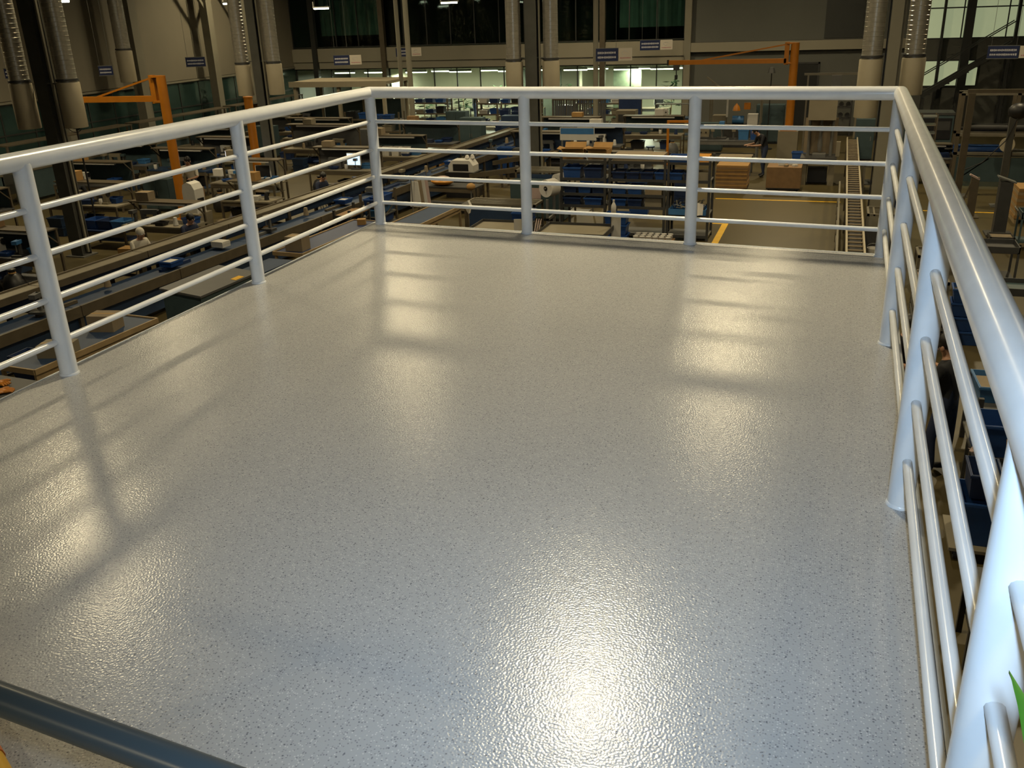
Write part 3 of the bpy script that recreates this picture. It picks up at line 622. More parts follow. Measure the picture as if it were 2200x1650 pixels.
# ---------------------------------------------------------------- signs
sign('blue hanging sign at the far left edge, by a spiral duct', -16.96, 12.57, .60, .34, .23, .5, 0, ZC-.3)
sign('small blue sign hanging before the white wall between two ducts', -19.96, 19.38, .26, .46, .29, .4, 0, ZC-.3)
sign('dark blue wide sign in front of a square wall column', -20.46, 24.93, .23, .76, .33, .35, 0, ZC-.3)
sign('blue sign with white board under the dark upper windows, left of the canopy end', -18.75, 33.6, -.22, .75, .43, .3, .55, ZC-.3)
sign('dark blue sign on the slab edge beside the slender pole', -15.46, 33.52, .08, .70, .36, .3, .45, ZC-.3)
sign('large blue sign with white emblem board in the middle of the hall', -4.95, 29.6, -.02, .86, .46, .2, .52, ZC-.3)
sign('dark blue sign above the orange crane arm end', -4.67, 36.9, .02, .90, .42, .2, .55, ZC-.3)
sign('blue hanging sign at the far right above the roll rack', 8.69, 28.26, -.11, .92, .38, -.15, .5, ZC-.3)
# ---------------------------------------------------------------- orange cranes and frame
jib('orange jib crane on the left with its arm over the sewing benches', -14.5, 15.35, 4.12, PI*1.03, 3.0, .135, .25)
jib('orange jib crane at the back right reaching left below the ledge', 2.05, 29.5, 4.08, PI, 4.6, .15, .2, 1.0)
t = thing('orange_post', 'short orange post beside the duct left of centre', 'post', (-16.0, 21.6, ZF)); MB().box(-.3,.3,-.3,.3,0,.03).build('base_plate', ORANGE, t); MB().tube((0,0,.03),(0,0,2.95),.15,18).build('shaft', ORANGE, t, True); MB().lathe([(.17,2.95),(.17,3.0),(0,3.02)],18).build('cap', ORANGE, t, True)
t = thing('gate_frame', 'orange goal shaped frame standing on the hall floor behind the bin rack', 'frame', (-1.7, 27.4, ZF))
for sx in (-.42, .42): MB().box(sx-.04, sx+.04, -.04, .04, 0, 1.5).build('post', ORANGE, t); MB().box(sx-.08, sx+.08, -.3, .3, 0, .04).build('foot', ORANGE, t)
MB().box(-.46,.46,-.04,.04,1.5,1.58).build('crossbar', ORANGE, t)
# ---------------------------------------------------------------- floor markings
for lab, a in (('long yellow line across the hall floor in front of the board stacks', (.45, 4.05, 21.05, 21.15)), ('short thick yellow line on the floor right of the bin rack', (1.06, 1.22, 15.2, 17.7)), ('yellow corner mark on the floor behind the bin rack', (.72, 1.058, 17.6, 17.7)), ('yellow floor line on the right between the frames and the roll rack', (5.9, 9.5, 20.2, 20.3))):
    x0, x1, y0, y1 = a; b = MB(); n = 6
    al = (x1-x0) > (y1-y0)
    for i in range(n):
        if al: b.box(x0+(x1-x0)*i/n, x0+(x1-x0)*(i+1)/n-.004, y0, y1, ZF+.0005, ZF+.003)
        else: b.box(x0, x1, y0+(y1-y0)*i/n, y0+(y1-y0)*(i+1)/n-.004, ZF+.0005, ZF+.003)
    tag(b.build('floor_marking', YLINE), lab, 'marking')
# ---------------------------------------------------------------- right bay behind the back railing
stack('stack of orange brown boards on a dolly by the bin rack', .80, 22.4, .95, .85, 12, .058, 0, KRAFT, CARD, 'dolly')
carton('large pale brown crate on the hall floor before the far worker', 2.33, 22.75, ZF+.14, 1.02, .85, .62, 0, KRAFT, 0, False)
t = thing('dolly', 'black dolly under the large pale brown crate', 'dolly', (2.33, 22.75, ZF)); casters(t, 1.0, .85, .04); MB().box(-.5,.5,-.42,.42,.10,.138).build('platform', BLACK, t)
for i, (dx, dy, s, m2) in enumerate(((-.1,.0,.2,PAPER),(.18,.12,.16,WHITE),(.3,-.15,.14,PAPER),(.05,-.25,.13,CARDL))):
    t = thing('parcel', '%s small pale parcel on top of the brown crate' % ORD[i], 'parcel', (2.33+dx, 22.75+dy, ZF+.775), .4*i, 'parcels on the brown crate'); MB().box(-s/2,s/2,-s*.4,s*.4,0,s*.4).build('wrap', m2, t); MB().box(-.012,.012,-s*.402,s*.402,s*.4,s*.405).build('strap', KRAFT, t)
# press machine
t = thing('press_machine', 'tall press machine with beige head cabinet and dark bed', 'machine', (3.28, 24.1, ZF))
for sx in (-.42,.42): MB().box(sx-.09,sx+.09,-.35,.35,0,.75).build('leg', BEIGE, t)
MB().box(-.55,.55,-.5,.5,.75,.87).build('bed', DGREY, t); MB().box(-.3,.3,-.1,.35,.05,.5).build('oil_tank', BLACK, t)
for sx in (-.34,.34): MB().tube((sx,.1,.87),(sx,.1,2.0),.05,12).build('tie_column', STEEL, t, True)
MB().box(-.42,.42,-.25,.4,2.0,2.82).build('head_cabinet', BEIGE, t); MB().box(-.28,.28,-.262,-.25,2.62,2.66).build('vent_slot', BLACK, t)
MB().lathe([(.0,.98),(.05,1.0),(.08,1.2),(.05,1.5),(.05,2.0)],14,(0,.1,0)).build('ram', STEEL, t, True); MB().box(.5,.62,-.3,-.1,.9,1.35).build('control_box', BEIGE, t); MB().box(-.2,.2,-.2,.3,.87,.95).build('die_plate', STEEL, t)
MB().box(-.5,.5,.42,.46,.9,2.0).build('rear_guard', CARDL, t)
t = thing('teal_bin_column', 'teal control cabinet standing right of the press', 'cabinet', (4.72, 29.3, ZF)); t.name = 'control_cabinet'; MB().box(-.32,.32,-.25,.25,.06,1.45).build('body', TEAL, t); dr = MB().box(-.28,.28,-.262,-.25,.12,1.38).build('door', TEAL, t); MB().box(.2,.23,-.275,-.262,.7,.85).build('handle', STEEL, dr); MB().box(-.3,.3,-.22,.22,0,.06).build('plinth', BLACK, t)
t = thing('teal_cabinet', 'dark teal cabinet at the back wall left of the orange crane post', 'cabinet', (1.1, 33.4, ZF)); MB().box(-.56,.56,-.35,.35,.08,1.55).build('body', TEAL, t); MB().box(-.54,-.01,-.365,-.35,.12,1.5).build('door', TEAL, t); dr = MB().box(.01,.54,-.365,-.35,.12,1.5).build('door', TEAL, t); MB().box(-.06,-.03,-.38,-.365,.7,.9).build('handle', STEEL, dr); MB().box(-.5,.5,-.3,.3,0,.08).build('plinth', BLACK, t)
t = thing('beige_cabinet', 'tall beige cabinet against the back wall beside the right duct', 'cabinet', (4.8, 34.6, ZF)); MB().box(-.38,.38,-.3,.3,.08,1.85).build('body', BEIGE, t); dr = MB().box(-.36,.36,-.315,-.3,.12,1.8).build('door', BEIGE, t); MB().box(.26,.30,-.33,-.315,.8,1.0).build('handle', BLACK, dr); MB().box(-.34,.34,-.26,.26,0,.08).build('plinth', BLACK, t)
rack('dark shelf rack with coils at the back wall left of the beige cabinet', 3.85, 36.0, .9, .5, (.3,.75,1.2,1.6), 1.75)
for i in range(3):
    for j in range(3): roll('%s dark coil on the %s shelf of the back wall rack' % (['left','middle','right'][i], ['lower','middle','upper'][j]), (3.57+.28*i, 36.0, ZF+(.75,1.2,1.6)[j]+.101), (0,1,0), .10, .14, DGREY, True, 'coils on the back wall rack')
# bench with machines in front of the grey wall
bench('long grey bench of machines behind the far worker', -.1, 28.4, 2.3, .8, .8, 0, MGREY, STEEL, True)
for i, (x, s, m2) in enumerate(((.62,.42,BLUELT),(1.02,.34,BLUEBIN))): bin_('%s blue crate at the right end of the grey machine bench' % ['larger','smaller'][i], x-.1, 28.4, ZF+.8, s*.9, .4, .36, m2, 0, 'crates on the machine bench')
t = thing('bench_press', 'cream control box with two dials on the grey machine bench', 'machine', (-.95, 28.45, ZF+.8)); MB().box(-.22,.22,-.15,.15,.0,.08).build('foot', DGREY, t); MB().box(-.2,.2,-.1,.1,.08,.36).build('case', BEIGE, t)
for sx in (-.09,.09): MB().tube((sx,-.1,.24),(sx,-.125,.24),.03,12).build('dial', BLACK, t, True)
t = thing('drill_press', 'small dark drill press standing on the grey machine bench', 'machine', (-.3, 28.5, ZF+.8)); MB().box(-.18,.18,-.2,.2,0,.05).build('base', DGREY, t); MB().tube((0,.1,.05),(0,.1,.55),.03,10).build('column', STEEL, t, True); MB().box(-.09,.09,-.2,.16,.42,.62).build('head', BLUELT, t); MB().tube((0,-.1,.42),(0,-.1,.25),.02,8).build('spindle', STEEL, t, True)
bench('low white bench with papers at the left of the far worker', .55, 25.6, 1.1, .7, .62, 0, CARDL, STEEL, True)
t = thing('box_machine', 'machine with open frame, blue motor and white hood at the grey wall', 'machine', (-.2, 32.3, ZF))
MB().box(-1.0,1.0,-.4,.4,0,.9).build('cabinet', DGREY, t); MB().box(-.9,-.35,-.3,.2,.9,1.25).build('housing', BEIGE, t); MB().tube((-.1,-.2,1.08),(.35,-.2,1.08),.16,16).build('motor', BLUELT, t, True)
for sx in (-1.0,1.0): MB().box(sx-.03,sx+.03,-.35,-.29,.9,2.2).box(sx-.03,sx+.03,.29,.35,.9,2.2).build('frame_post', ALU, t)
MB().box(-1.05,1.05,-.35,-.29,2.14,2.2).box(-1.05,1.05,.29,.35,2.14,2.2).box(-1.05,1.05,-.35,-.29,1.98,2.03).build('frame_beam', ALU, t)
MB().bar((-1.2,-.3,2.75),(-.3,-.3,2.1),.06,.06).build('swing_arm', ALU, t); MB().lathe([(0,1.75),(.12,1.6),(.16,1.45),(0,1.45)][::-1],14,(.05,-.32,0)).build('orange_cone', ORANGE, t, True); MB().box(.35,.6,-.4,-.25,1.5,1.75).build('orange_box', ORANGE, t); MB().box(-.35,-.28,-.36,-.30,1.2,1.95).build('white_strip', WHITE, t); MB().box(.5,.9,-.35,.1,.9,1.3).build('hood', WHITE, t)
t = thing('floor_lamp', 'thin black lamp stand in front of the grey wall', 'lamp', (1.15, 31.6, ZF)); MB().lathe([(.22,0),(.22,.03),(.03,.05)],16).build('base', BLACK, t, True); MB().tube((0,0,.05),(0,0,2.9),.02,8).build('pole', BLACK, t, True); MB().lathe([(.05,3.12),(.09,3.1),(.15,2.9),(.13,2.9)],14).build('shade', DGREY, t, True)
t = thing('gantry_frame', 'aluminium gantry with hanging tool right of the orange crane post', 'frame', (3.3, 30.9, ZF))
for sx in (-.75,1.15): MB().box(sx-.03,sx+.03,-.03,.03,0,2.85).build('post', ALU, t)
MB().box(-.9,1.2,-.04,.04,2.85,2.93).build('beam', ALU, t); MB().box(.1,.45,-.12,.12,2.45,2.85).build('hanging_tool', STEEL, t); MB().tube((.28,0,2.45),(.28,0,2.1),.06,10).build('nozzle', BLUELT, t, True); MB().bar((1.15,0,2.85),(.95,0,1.9),.03,.03).build('brace', ALU, t)
# roller conveyor
t = thing('roller_conveyor', 'long narrow roller conveyor running away to the back wall', 'conveyor', (4.31, 11.2, ZF)); LC = 17.6
for sx in (-.17,.17): MB().box(sx-.02,sx+.02,0,LC,.74,.86).build('side_rail', CREAM, t)
rm = MB().tube((-.15,0,.82),(.15,0,.82),.02,10).mesh('roller', CARDL, True)
for i in range(int(LC/.34)): link('roller', rm, t, None, (0,.1+.34*i,0))
MB().box(-.15,.15,0,LC,.60,.62).build('dark_backing', BLACK, t)  # black sheet added below the rollers so the gaps look dark
for i in range(7):
    for sx in (-.17,.17): MB().box(sx-.025,sx+.025,.3+i*2.8-.025,.3+i*2.8+.025,0,.74).build('leg', ALUD, t)
    MB().box(-.17,.17,.3+i*2.8-.02,.3+i*2.8+.02,.3,.34).build('stretcher', ALUD, t)
t = thing('guide_fence', 'low aluminium guide fence left of the roller conveyor', 'fence', (3.95, 11.3, ZF))
for i in range(6): MB().box(-.02,.02,i*1.6-.02,i*1.6+.02,0,.9).build('post', ALUD, t)
for z in (.5,.88): MB().box(-.02,.02,0,8.0,z,z+.04).build('rail', ALU, t)
def frametable(label, x, y, w, d, h, ins=None):
    t = thing('frame_table', label, 'table', (x, y, ZF), 0, 'open frame tables'); legs(t, w, d, h, .05, ALU)
    for a in ((-w/2,w/2,-d/2,-d/2+.05),(-w/2,w/2,d/2-.05,d/2),(-w/2,-w/2+.05,-d/2,d/2),(w/2-.05,w/2,-d/2,d/2)): MB().box(*a, h, h+.05).build('top_frame', ALU, t)
    for sx in (-.25*w,.25*w): MB().box(sx-.02,sx+.02,-d/2,d/2,h+.01,h+.04).build('cross_rail', ALU, t)
    MB().box(-w/2+.03,w/2-.03,-d/2+.03,d/2-.03,.25,.28).build('lower_shelf', DGREY, t)
    if ins: MB().box(-w/2+.05,w/2-.05,-d/2+.05,d/2-.05,h-.02,h+.005).build('insert', ins, t)
    return t
frametable('open aluminium frame table right of the roller conveyor, nearer one', 4.90, 15.9, .62, .95, .80)
frametable('open aluminium frame table right of the roller conveyor, beyond the ducts', 4.94, 23.0, .62, .9, .80, MGREY)
frametable('grey topped frame table behind the first right railing post', 5.75, 12.4, .55, .8, .72, MGREY)
frametable('grey topped frame table behind the second right railing post', 5.62, 10.6, .55, .85, .70, PINK)
t = thing('dark_bin_cart', 'dark cart holding a white pail below the frame table', 'trolley', (4.85, 13.9, ZF)); casters(t,.7,.8); MB().box(-.35,.35,-.4,.4,.16,.20).build('deck', DGREY, t); MB().box(-.35,.35,.36,.4,.2,.75).build('back', DGREY, t); legs(t,.7,.8,.7,.03,DGREY,'post',.2)
t = thing('pail', 'small white pail on the dark cart beside the roller conveyor', 'pail', (4.72, 13.75, ZF+.205)); MB().lathe([(.10,0),(.13,.26),(.12,.26),(.09,.02),(0,.02)],16).build('body', WHITE, t, True); MB().path([(.13*math.cos(a),0,.26+.1*math.sin(a)) for a in [i*PI/8 for i in range(9)]],.006,6).build('handle', STEEL, t)
# ---------------------------------------------------------------- bin rack straight behind the back railing
ZS = (.12,.80,1.10,1.48,1.92)
rx = [(-2.25,1.2),(-.86,1.45),(.42,1.06)]
RN = ['left','middle','right']
for i, (x, w0) in enumerate(rx):
    rack('%s bay of the dark bin rack behind the back railing' % RN[i], x, 15.95, w0, .8, ZS if i != 2 else (.12,.66,1.48,1.92), 2.05, 0, DGREY, STEEL, 'bin rack bays')
SH = ['bottom','second','third','fourth','top']
def row(bay, sh, z, xs, w, h, mts, fills=None, d=.5):
    for j, x in enumerate(xs):
        bin_('blue bin, %s from the left on the %s shelf of the %s rack bay' % (ORD[j], SH[sh], RN[bay]), x, 15.82, ZF+z, w, d, h, mts[j % len(mts)], 0, 'bins on the dark rack', fill=(fills[j % len(fills)] if fills else None))
row(0,1,.80,(-2.55,-2.0),.46,.2,(BLUEDK,BLUEBIN)); row(0,2,1.10,(-2.6,-2.22,-1.86),.33,.2,(BLUEDK,BLUEBIN,BLUEDK),(DGREY,None,WHITE)); row(0,3,1.48,(-2.55,-2.0),.46,.28,(BLUEBIN,BLUEDK))
row(1,3,1.48,(-1.34,-.98,-.62,-.26),.32,.2,(BLUEDK,BLUEDK,BLUEDK,BLUEBIN),(PINK,PAPER,PINK,DGREY)); row(1,2,1.10,(-1.32,-.92),.36,.22,(BLUEBIN,BLUEBIN),(STEEL,WHITE)); row(1,1,.80,(-1.32,-.92),.36,.2,(BLUEBIN,BLUEDK),(STEEL,DGREY))
carton('pale carton with yellow tape on the third shelf of the middle rack bay', -.45, 15.85, ZF+1.10, .42, .5, .24, 0, CARDL); carton('beige carton on the second shelf of the middle rack bay', -.45, 15.85, ZF+.80, .42, .5, .22, 0, BEIGE)
row(2,2,1.48,(.10,.46),.32,.2,(BLUEBIN,BLUEDK),(DGREY,None)); carton('flat beige carton on the upper shelf of the right rack bay', .77, 15.85, ZF+1.48, .26, .5, .2, 0, BEIGE)
bin_('long blue tray on the right rack bay above the heap of parts', .20, 15.75, ZF+.66+.5, .56, .45, .16, BLUEBIN, 0, 'bins on the dark rack').location.z = ZF+1.92
carton('orange lidded box on the top of the right rack bay', .70, 15.9, ZF+1.92, .36, .45, .14, 0, AMBER)
# heap of metal parts
t = thing('parts_tray', 'blue tray heaped with grey metal parts on the right rack bay', 'tray', (.42, 15.8, ZF+.66)); MB().box(-.46,.46,-.32,.32,0,.02).box(-.46,.46,-.32,-.30,.02,.14).box(-.46,.46,.30,.32,.02,.14).box(-.46,-.44,-.3,.3,.02,.14).box(.44,.46,-.3,.3,.02,.14).build('tray', BLUELT, t)
rnd = random.Random(3)
for i in range(46):
    p = Vector((rnd.uniform(-.38,.38), rnd.uniform(-.22,.22), rnd.uniform(.06,.28))); d = Vector((rnd.uniform(-1,1),rnd.uniform(-1,1),rnd.uniform(-.2,.9))).normalized()*rnd.uniform(.06,.16)
    MB().tube(p, p+d, .012, 6).ball(p+d, .022, n=8, m2=4).build('metal_part', (STEEL, ALU, DGREY)[i % 3], t)
t = thing('cloth', 'white cloth hanging over the heap of metal parts', 'cloth', (.66, 15.47, ZF+.80)); b = MB(); n = 8
vs = [(-.16+.32*i/n, -.03-.03*math.sin(i*1.3)-.02*j, .16-.055*j-.02*math.sin(i*.9+j)) for j in range(6) for i in range(n+1)]; vs2 = [(x,y+.008,z) for x,y,z in vs]; q = len(vs)
b.add(vs+vs2, [(j*(n+1)+i,j*(n+1)+i+1,(j+1)*(n+1)+i+1,(j+1)*(n+1)+i) for j in range(5) for i in range(n)]+[(q+j*(n+1)+i+1,q+j*(n+1)+i,q+(j+1)*(n+1)+i,q+(j+1)*(n+1)+i+1) for j in range(5) for i in range(n)]); b.build('sheet', PAPER, t, True)
# cups and blue crates at the rack's foot
for i in range(3): bin_('large blue crate, %s in the stack at the foot of the rack' % ['lowest','middle','uppermost'][i], -1.22, 14.95, ZF+.005+.26*i, .56, .42, .25, BLUEBIN, 0, 'crates at the foot of the rack')
t = thing('cup_tray', 'low trolley carrying rows of white cups at the foot of the rack', 'trolley', (-.30, 14.9, ZF)); casters(t,1.0,.6,.04); MB().box(-.5,.5,-.3,.3,.11,.14).build('deck', KRAFT, t)
for i in range(6):
    for j in range(3):
        c = thing('cup', 'white cup, %s in the %s row on the low trolley' % (ORD[i], ['front','middle','back'][j]), 'cup', (-.70+.16*i, 14.72+.18*j, ZF+.141), 0, 'white cups on the low trolley'); MB().lathe([(.045,0),(.062,.12),(.055,.12),(.04,.015),(0,.015)],12).build('body', WHITE, c, True); MB().lathe([(.058,.118),(.066,.118),(.066,.128),(.058,.128)],12).build('rim', PAPER, c, True)
# boxes on top of the rack
carton('open brown carton with raised flaps on the rack top, left one', -2.62, 16.1, ZF+1.925, .55, .5, .22, .12, CARD, .7); carton('open brown carton with raised flaps on the rack top, right one', -1.95, 16.15, ZF+1.925, .50, .48, .22, -.05, CARD, .7)
stack('stack of pale sheets on the top of the middle rack bay', -.86, 15.95, 1.25, .7, 5, .03, 0, CARDL, BEIGE, None, None, 1.925)
t = thing('notice_board', 'blue and white notice board above the brown cartons', 'board', (-3.15, 18.4, ZF)); 
for sx in (-.45,.45): MB().box(sx-.02,sx+.02,-.02,.02,0,2.45).build('post', STEEL, t)
MB().box(-.5,.5,-.03,-.02,2.05,2.40).build('panel', WHITE, t); MB().box(-.48,.48,-.034,-.03,2.22,2.38).build('blue_band', BLUELT, t); MB().box(-.3,.3,0,.4,0,.03).build('foot', STEEL, t)
roll('large white paper roll on a spindle left of the bin rack', (-3.05, 15.3, ZF+1.28), (.45,1,0), .22, .34, PAPER); roll('smaller white paper roll behind the large one', (-2.98, 15.95, ZF+1.40), (.45,1,0), .14, .3, PAPER)
t = thing('roll_stand', 'grey stand carrying the two white paper rolls', 'stand', (-3.03, 15.6, ZF))
for yy in (-.62,-.02,.55): MB().box(-.03,.03,yy-.03,yy+.03,0,1.04).build('post', STEEL, t)
MB().box(-.03,.03,-.65,.58,.5,.56).box(-.25,.25,-.65,-.59,0,.04).box(-.25,.25,.52,.58,0,.04).build('frame', STEEL, t)
for i in range(4): bin_('dark blue bin, %s of four under the roller topped table' % ORD[i], -3.55+.02*(i//2), 14.40+.36*(i % 2), ZF+.42+.21*(i//2), .44, .3, .2, BLUEBIN, 0, 'bins by the roller topped table')
t = thing('bin_stand', 'low stand carrying the four dark blue bins', 'stand', (-3.55, 14.58, ZF)); legs(t,.5,.74,.38,.04,STEEL); MB().box(-.25,.25,-.37,.37,.38,.415).build('top', STEEL, t)
# roller topped tables and navy cabinet
def rollertable(label, x, y, w, d, h, rz=0):
    t = thing('roller_table', label, 'table', (x, y, ZF), rz, 'roller topped tables'); legs(t, w, d, h, .05, ALUD)
    for a in ((-w/2,w/2,-d/2,-d/2+.05),(-w/2,w/2,d/2-.05,d/2),(-w/2,-w/2+.05,-d/2,d/2),(w/2-.05,w/2,-d/2,d/2)): MB().box(*a, h, h+.06).build('top_frame', ALU, t)
    n = 5
    for i in range(n): MB().box(-w/2+.05,w/2-.05,-d/2+.07+i*(d-.14)/(n-1)-.025,-d/2+.07+i*(d-.14)/(n-1)+.025,h+.01,h+.05).build('slat', ALU, t)
    MB().box(-w/2+.03,w/2-.03,-d/2+.02,-d/2+.04,.15,h-.05).build('front_panel', NAVYP, t); MB().box(-w/2+.03,w/2-.03,-d/2+.04,d/2-.03,.2,.23).build('lower_shelf', MGREY, t)
    return t
rollertable('long slatted aluminium table over navy panels behind the railing centre', -4.35, 15.4, 1.95, .75, .82); rollertable('slatted aluminium table on the navy cabinet row with a paper notice', -3.98, 18.0, 1.6, .7, 1.25)
t = thing('navy_cabinet', 'navy cabinet with a pink paper notice under the far slatted table', 'cabinet', (-3.98, 17.35, ZF)); MB().box(-.78,.78,-.22,.22,.06,1.1).build('body', TEAL, t); MB().box(-.76,-.01,-.235,-.22,.1,1.06).build('door', TEAL, t); MB().box(.01,.76,-.235,-.22,.1,1.06).build('door', TEAL, t); MB().box(-.2,.12,-.242,-.236,.62,.92).build('notice', PINK, t); MB().box(-.74,.74,-.2,.2,0,.06).build('plinth', BLACK, t)
# beige trolleys just past the deck edge
cart('large beige topped trolley behind the centre post, left one', -3.62, 13.1, 1.35, 1.15, .72, 0, BEIGE, DGREY, .06, False); cart('large beige topped trolley behind the centre post, right one', -1.78, 13.1, 1.6, 1.15, .72, 0, BEIGE, DGREY, .06, False)
t = thing('paper_sheet', 'white paper sheet standing on the left beige trolley', 'paper', (-3.02, 12.72, ZF+.724), .1); MB().prism([(-.13,-.03),(.13,.0),(.13,.01),(-.13,-.02)],'z',0,.30).build('sheet', PAPER, t); MB().prism([(-.13,-.03),(-.12,.08),(-.11,.08),(-.12,-.03)],'z',0,.28).build('fold', PAPER, t)
t = thing('rod_bundle', 'bundle of thin rods lying between the two beige trolleys', 'rods', (-2.72, 12.95, ZF))
for i in range(9): MB().tube((-.05+.012*i,-.4,.02+.03*(i % 3)),(-.05+.018*i,.2,.85+.05*(i % 3)),.011,6).build('rod', (STEEL,ALU,PINK)[i % 3], t)
t = thing('display_board', 'narrow white board standing upright right of the beige trolley', 'board', (-.93, 13.55, ZF)); MB().box(-.11,.11,-.015,.015,.03,1.02).build('sheet', WHITE, t); MB().box(-.13,.13,-.12,.12,0,.03).build('foot', DGREY, t); MB().box(-.13,-.11,-.02,.02,.03,1.04).build('edge', DGREY, t)
t = thing('bottle', 'white bottle on top of the upright white board', 'bottle', (-.99, 13.55, ZF+1.045)); MB().lathe([(.045,0),(.06,.02),(.06,.18),(.03,.25),(.02,.27),(.02,.30),(0,.30)],14).build('body', WHITE, t, True); MB().lathe([(.024,.29),(.024,.33),(0,.33)],12).build('cap', PAPER, t, True)
# ---------------------------------------------------------------- long belt line on the left, rotated a little like the platform
t = thing('belt_line', 'long belt line with aluminium top shelf crossing the hall left of the platform', 'conveyor', (-9.33, 15.6, ZF), -.059)
y0, y1 = -15.5, 13.2; n = 11; st = (y1-y0)/n
for i in range(n):
    a, b = y0+i*st+.01, y0+(i+1)*st-.01
    MB().box(-.19,.19,a,b,1.06,1.10).build('top_shelf', ALU, t); MB().box(.19,.225,a,b,1.0,1.13).build('shelf_edge', ALUD, t); MB().box(-.225,-.19,a,b,1.0,1.13).build('shelf_edge', ALUD, t)
    MB().box(-.03,.03,a,b,.74,.98).build('divider_panel', NAVYP, t)
    MB().box(.25,.95,a,b,.70,.74).build('belt', NAVYP, t); MB().box(.95,1.0,a,b,.60,.80).build('belt_edge', ALUD, t); MB().box(-.95,-.25,a,b,.70,.74).build('belt', NAVYP, t); MB().box(-1.0,-.95,a,b,.60,.80).build('belt_edge', ALUD, t)
    MB().box(.86,.90,a,b,.12,.58).build('side_panel', NAVYP, t); MB().box(.3,.84,a,b,.30,.33).build('lower_shelf', TEAL, t)
for i in range(n+1):
    y = y0+i*st
    MB().box(-.05,.05,y-.06,y+.06,0,1.04).build('post', ALUD, t)
    for sx in (-.92,.92): MB().box(sx-.04,sx+.04,y-.04,y+.04,0,.6).build('leg', ALUD, t)
    MB().box(-.9,.9,y-.03,y+.03,.55,.60).build('cross_beam', ALUD, t)
for i in range(9):
    yy = y0+1.5+i*3.1; MB().box(.55,.62,yy,yy+.9,.745,.80).build('part_strip', (STEEL,ALUD,BLUEDK)[i % 3], t)
# second, nearer work line just left of the platform
def worktable(label, x, y, w, d, h, top, frame, **k): return bench(label, x, y, w, d, h, k.pop('rz', PI/2-.059), top, frame, **k)
worktable('pale wood table with blue mat left of the back railing corner', -7.1, 11.1, 3.3, .72, .82, BLUEDK, WOOD, rim=True)
worktable('navy topped wooden table further along the near left line', -5.8, 13.75, 2.3, .75, .82, NAVYP, WOOD, rim=True)
worktable('wooden table with drawers below the lower left railing', -7.35, 3.6, 2.5, .72, .84, NAVYP, WOOD, rim=True)
worktable('dark steel table at the lower left behind the first railing post', -7.15, 1.0, 2.1, .8, .84, MGREY, DGREY)
worktable('long blue topped table under the left railing between the posts', -7.15, 8.45, 1.2, .6, .80, NAVYP, ALUD)
t = thing('lidded_crate', 'large grey lidded crate with a slanted lid below the left railing', 'crate', (-7.0, 6.5, ZF), -.05); MB().prism([(-.42,.0),(.42,.0),(.42,.98),(-.42,1.06)],'y',-.8,.8).build('body', TEAL, t); MB().prism([(-.45,1.065),(.45,.985),(.45,1.025),(-.45,1.105)],'y',-.83,.83).build('lid', MGREY, t)
MB().prism([(.30,1.04),(.42,1.03),(.42,1.036),(.30,1.046)],'y',.2,.45).build('sticker', YELP, t); MB().box(.42,.45,-.15,.15,.7,.82).build('latch', STEEL, t)
for i, (x, y, z, w2, d2, h2, m2, lb) in enumerate(((-7.15,9.8,.82,.42,.34,.30,CARDL,'pale ribbed carton on the near end of the blue mat table'),(-6.35,9.3,.0,.4,.36,.36,KRAFT,'brown carton on the floor by the blue mat table'),(-7.4,4.2,.84,.44,.34,.26,CARDL,'pale carton on the wooden table at the lower left'),(-7.25,3.0,.84,.5,.36,.18,BEIGE,'flat beige carton on the wooden table at the lower left'),(-6.95,12.4,.82,.2,.2,.12,CARD,'small brown box on the far end of the blue mat table'))):
    carton(lb, x, y, ZF+z+(.002 if z else 0), w2, d2, h2, .1*i, m2)
for i, (x, y) in enumerate(((-7.15,1.75),(-6.85,1.5))):
    t = thing('glove', '%s orange work glove on the dark steel table' % ['left','right'][i], 'glove', (x, y, ZF+.842), .6*i, 'orange gloves'); MB().ball((0,0,.035),.10,.08,.035,12,6).build('palm', ORANGE, t, True)
    for k2 in range(4): MB().path([(.07,-.05+.033*k2,.035),(.14,-.055+.036*k2,.04),(.19-.01*abs(k2-1.5),-.058+.038*k2,.025)],[.02,.018,.012],8).build('finger', ORANGE, t, True)
    MB().path([(0,.06,.035),(.05,.12,.035),(.09,.14,.03)],[.022,.02,.013],8).build('thumb', ORANGE, t, True)
# drawer unit and shelf by the belt line
rack('brown parts shelf beside the belt line under the left railing', -7.95, 13.75, .5, 1.1, (.2,.5,.8), .95, 0, DGREY, KRAFT, None)
for i in range(3):
    for j in range(3): bin_('blue bin, %s on the %s level of the blue bin tower by the belt line' % (['front','middle','rear'][j], ['lower','middle','upper'][i]), -7.85, 14.74+.36*j, ZF+.25+.27*i, .4, .32, .19, (BLUEBIN,BLUELT)[i % 2], -PI/2, 'bins of the blue tower')
rack('blue bin tower standing beside the belt line', -7.85, 15.1, .55, 1.15, (.24,.51,.78), 1.1, 0, ALUD, STEEL, None, False)
for i in range(4):
    t = thing('garment', 'pale hanging garment, %s on the rail beside the belt line' % ORD[i], 'garment', (-6.95+.02*i, 15.55+.16*i, ZF), .2*i, 'garments on the rail'); MB().add([(-.10,-.02,1.30),(.10,-.02,1.30),(.16,-.03,.62),(-.16,-.03,.62),(-.10,.02,1.30),(.10,.02,1.30),(.16,.03,.62),(-.16,.03,.62)],[(0,1,2,3),(7,6,5,4),(0,4,5,1),(1,5,6,2),(2,6,7,3),(3,7,4,0)]).build('cloth', (WHITE,CARDL,WHITE,PINK)[i], t); MB().path([(-.1,0,1.3),(0,0,1.37),(.1,0,1.3)],.006,6).tube((0,0,1.37),(0,0,1.45),.004,6).build('hanger', STEEL, t)
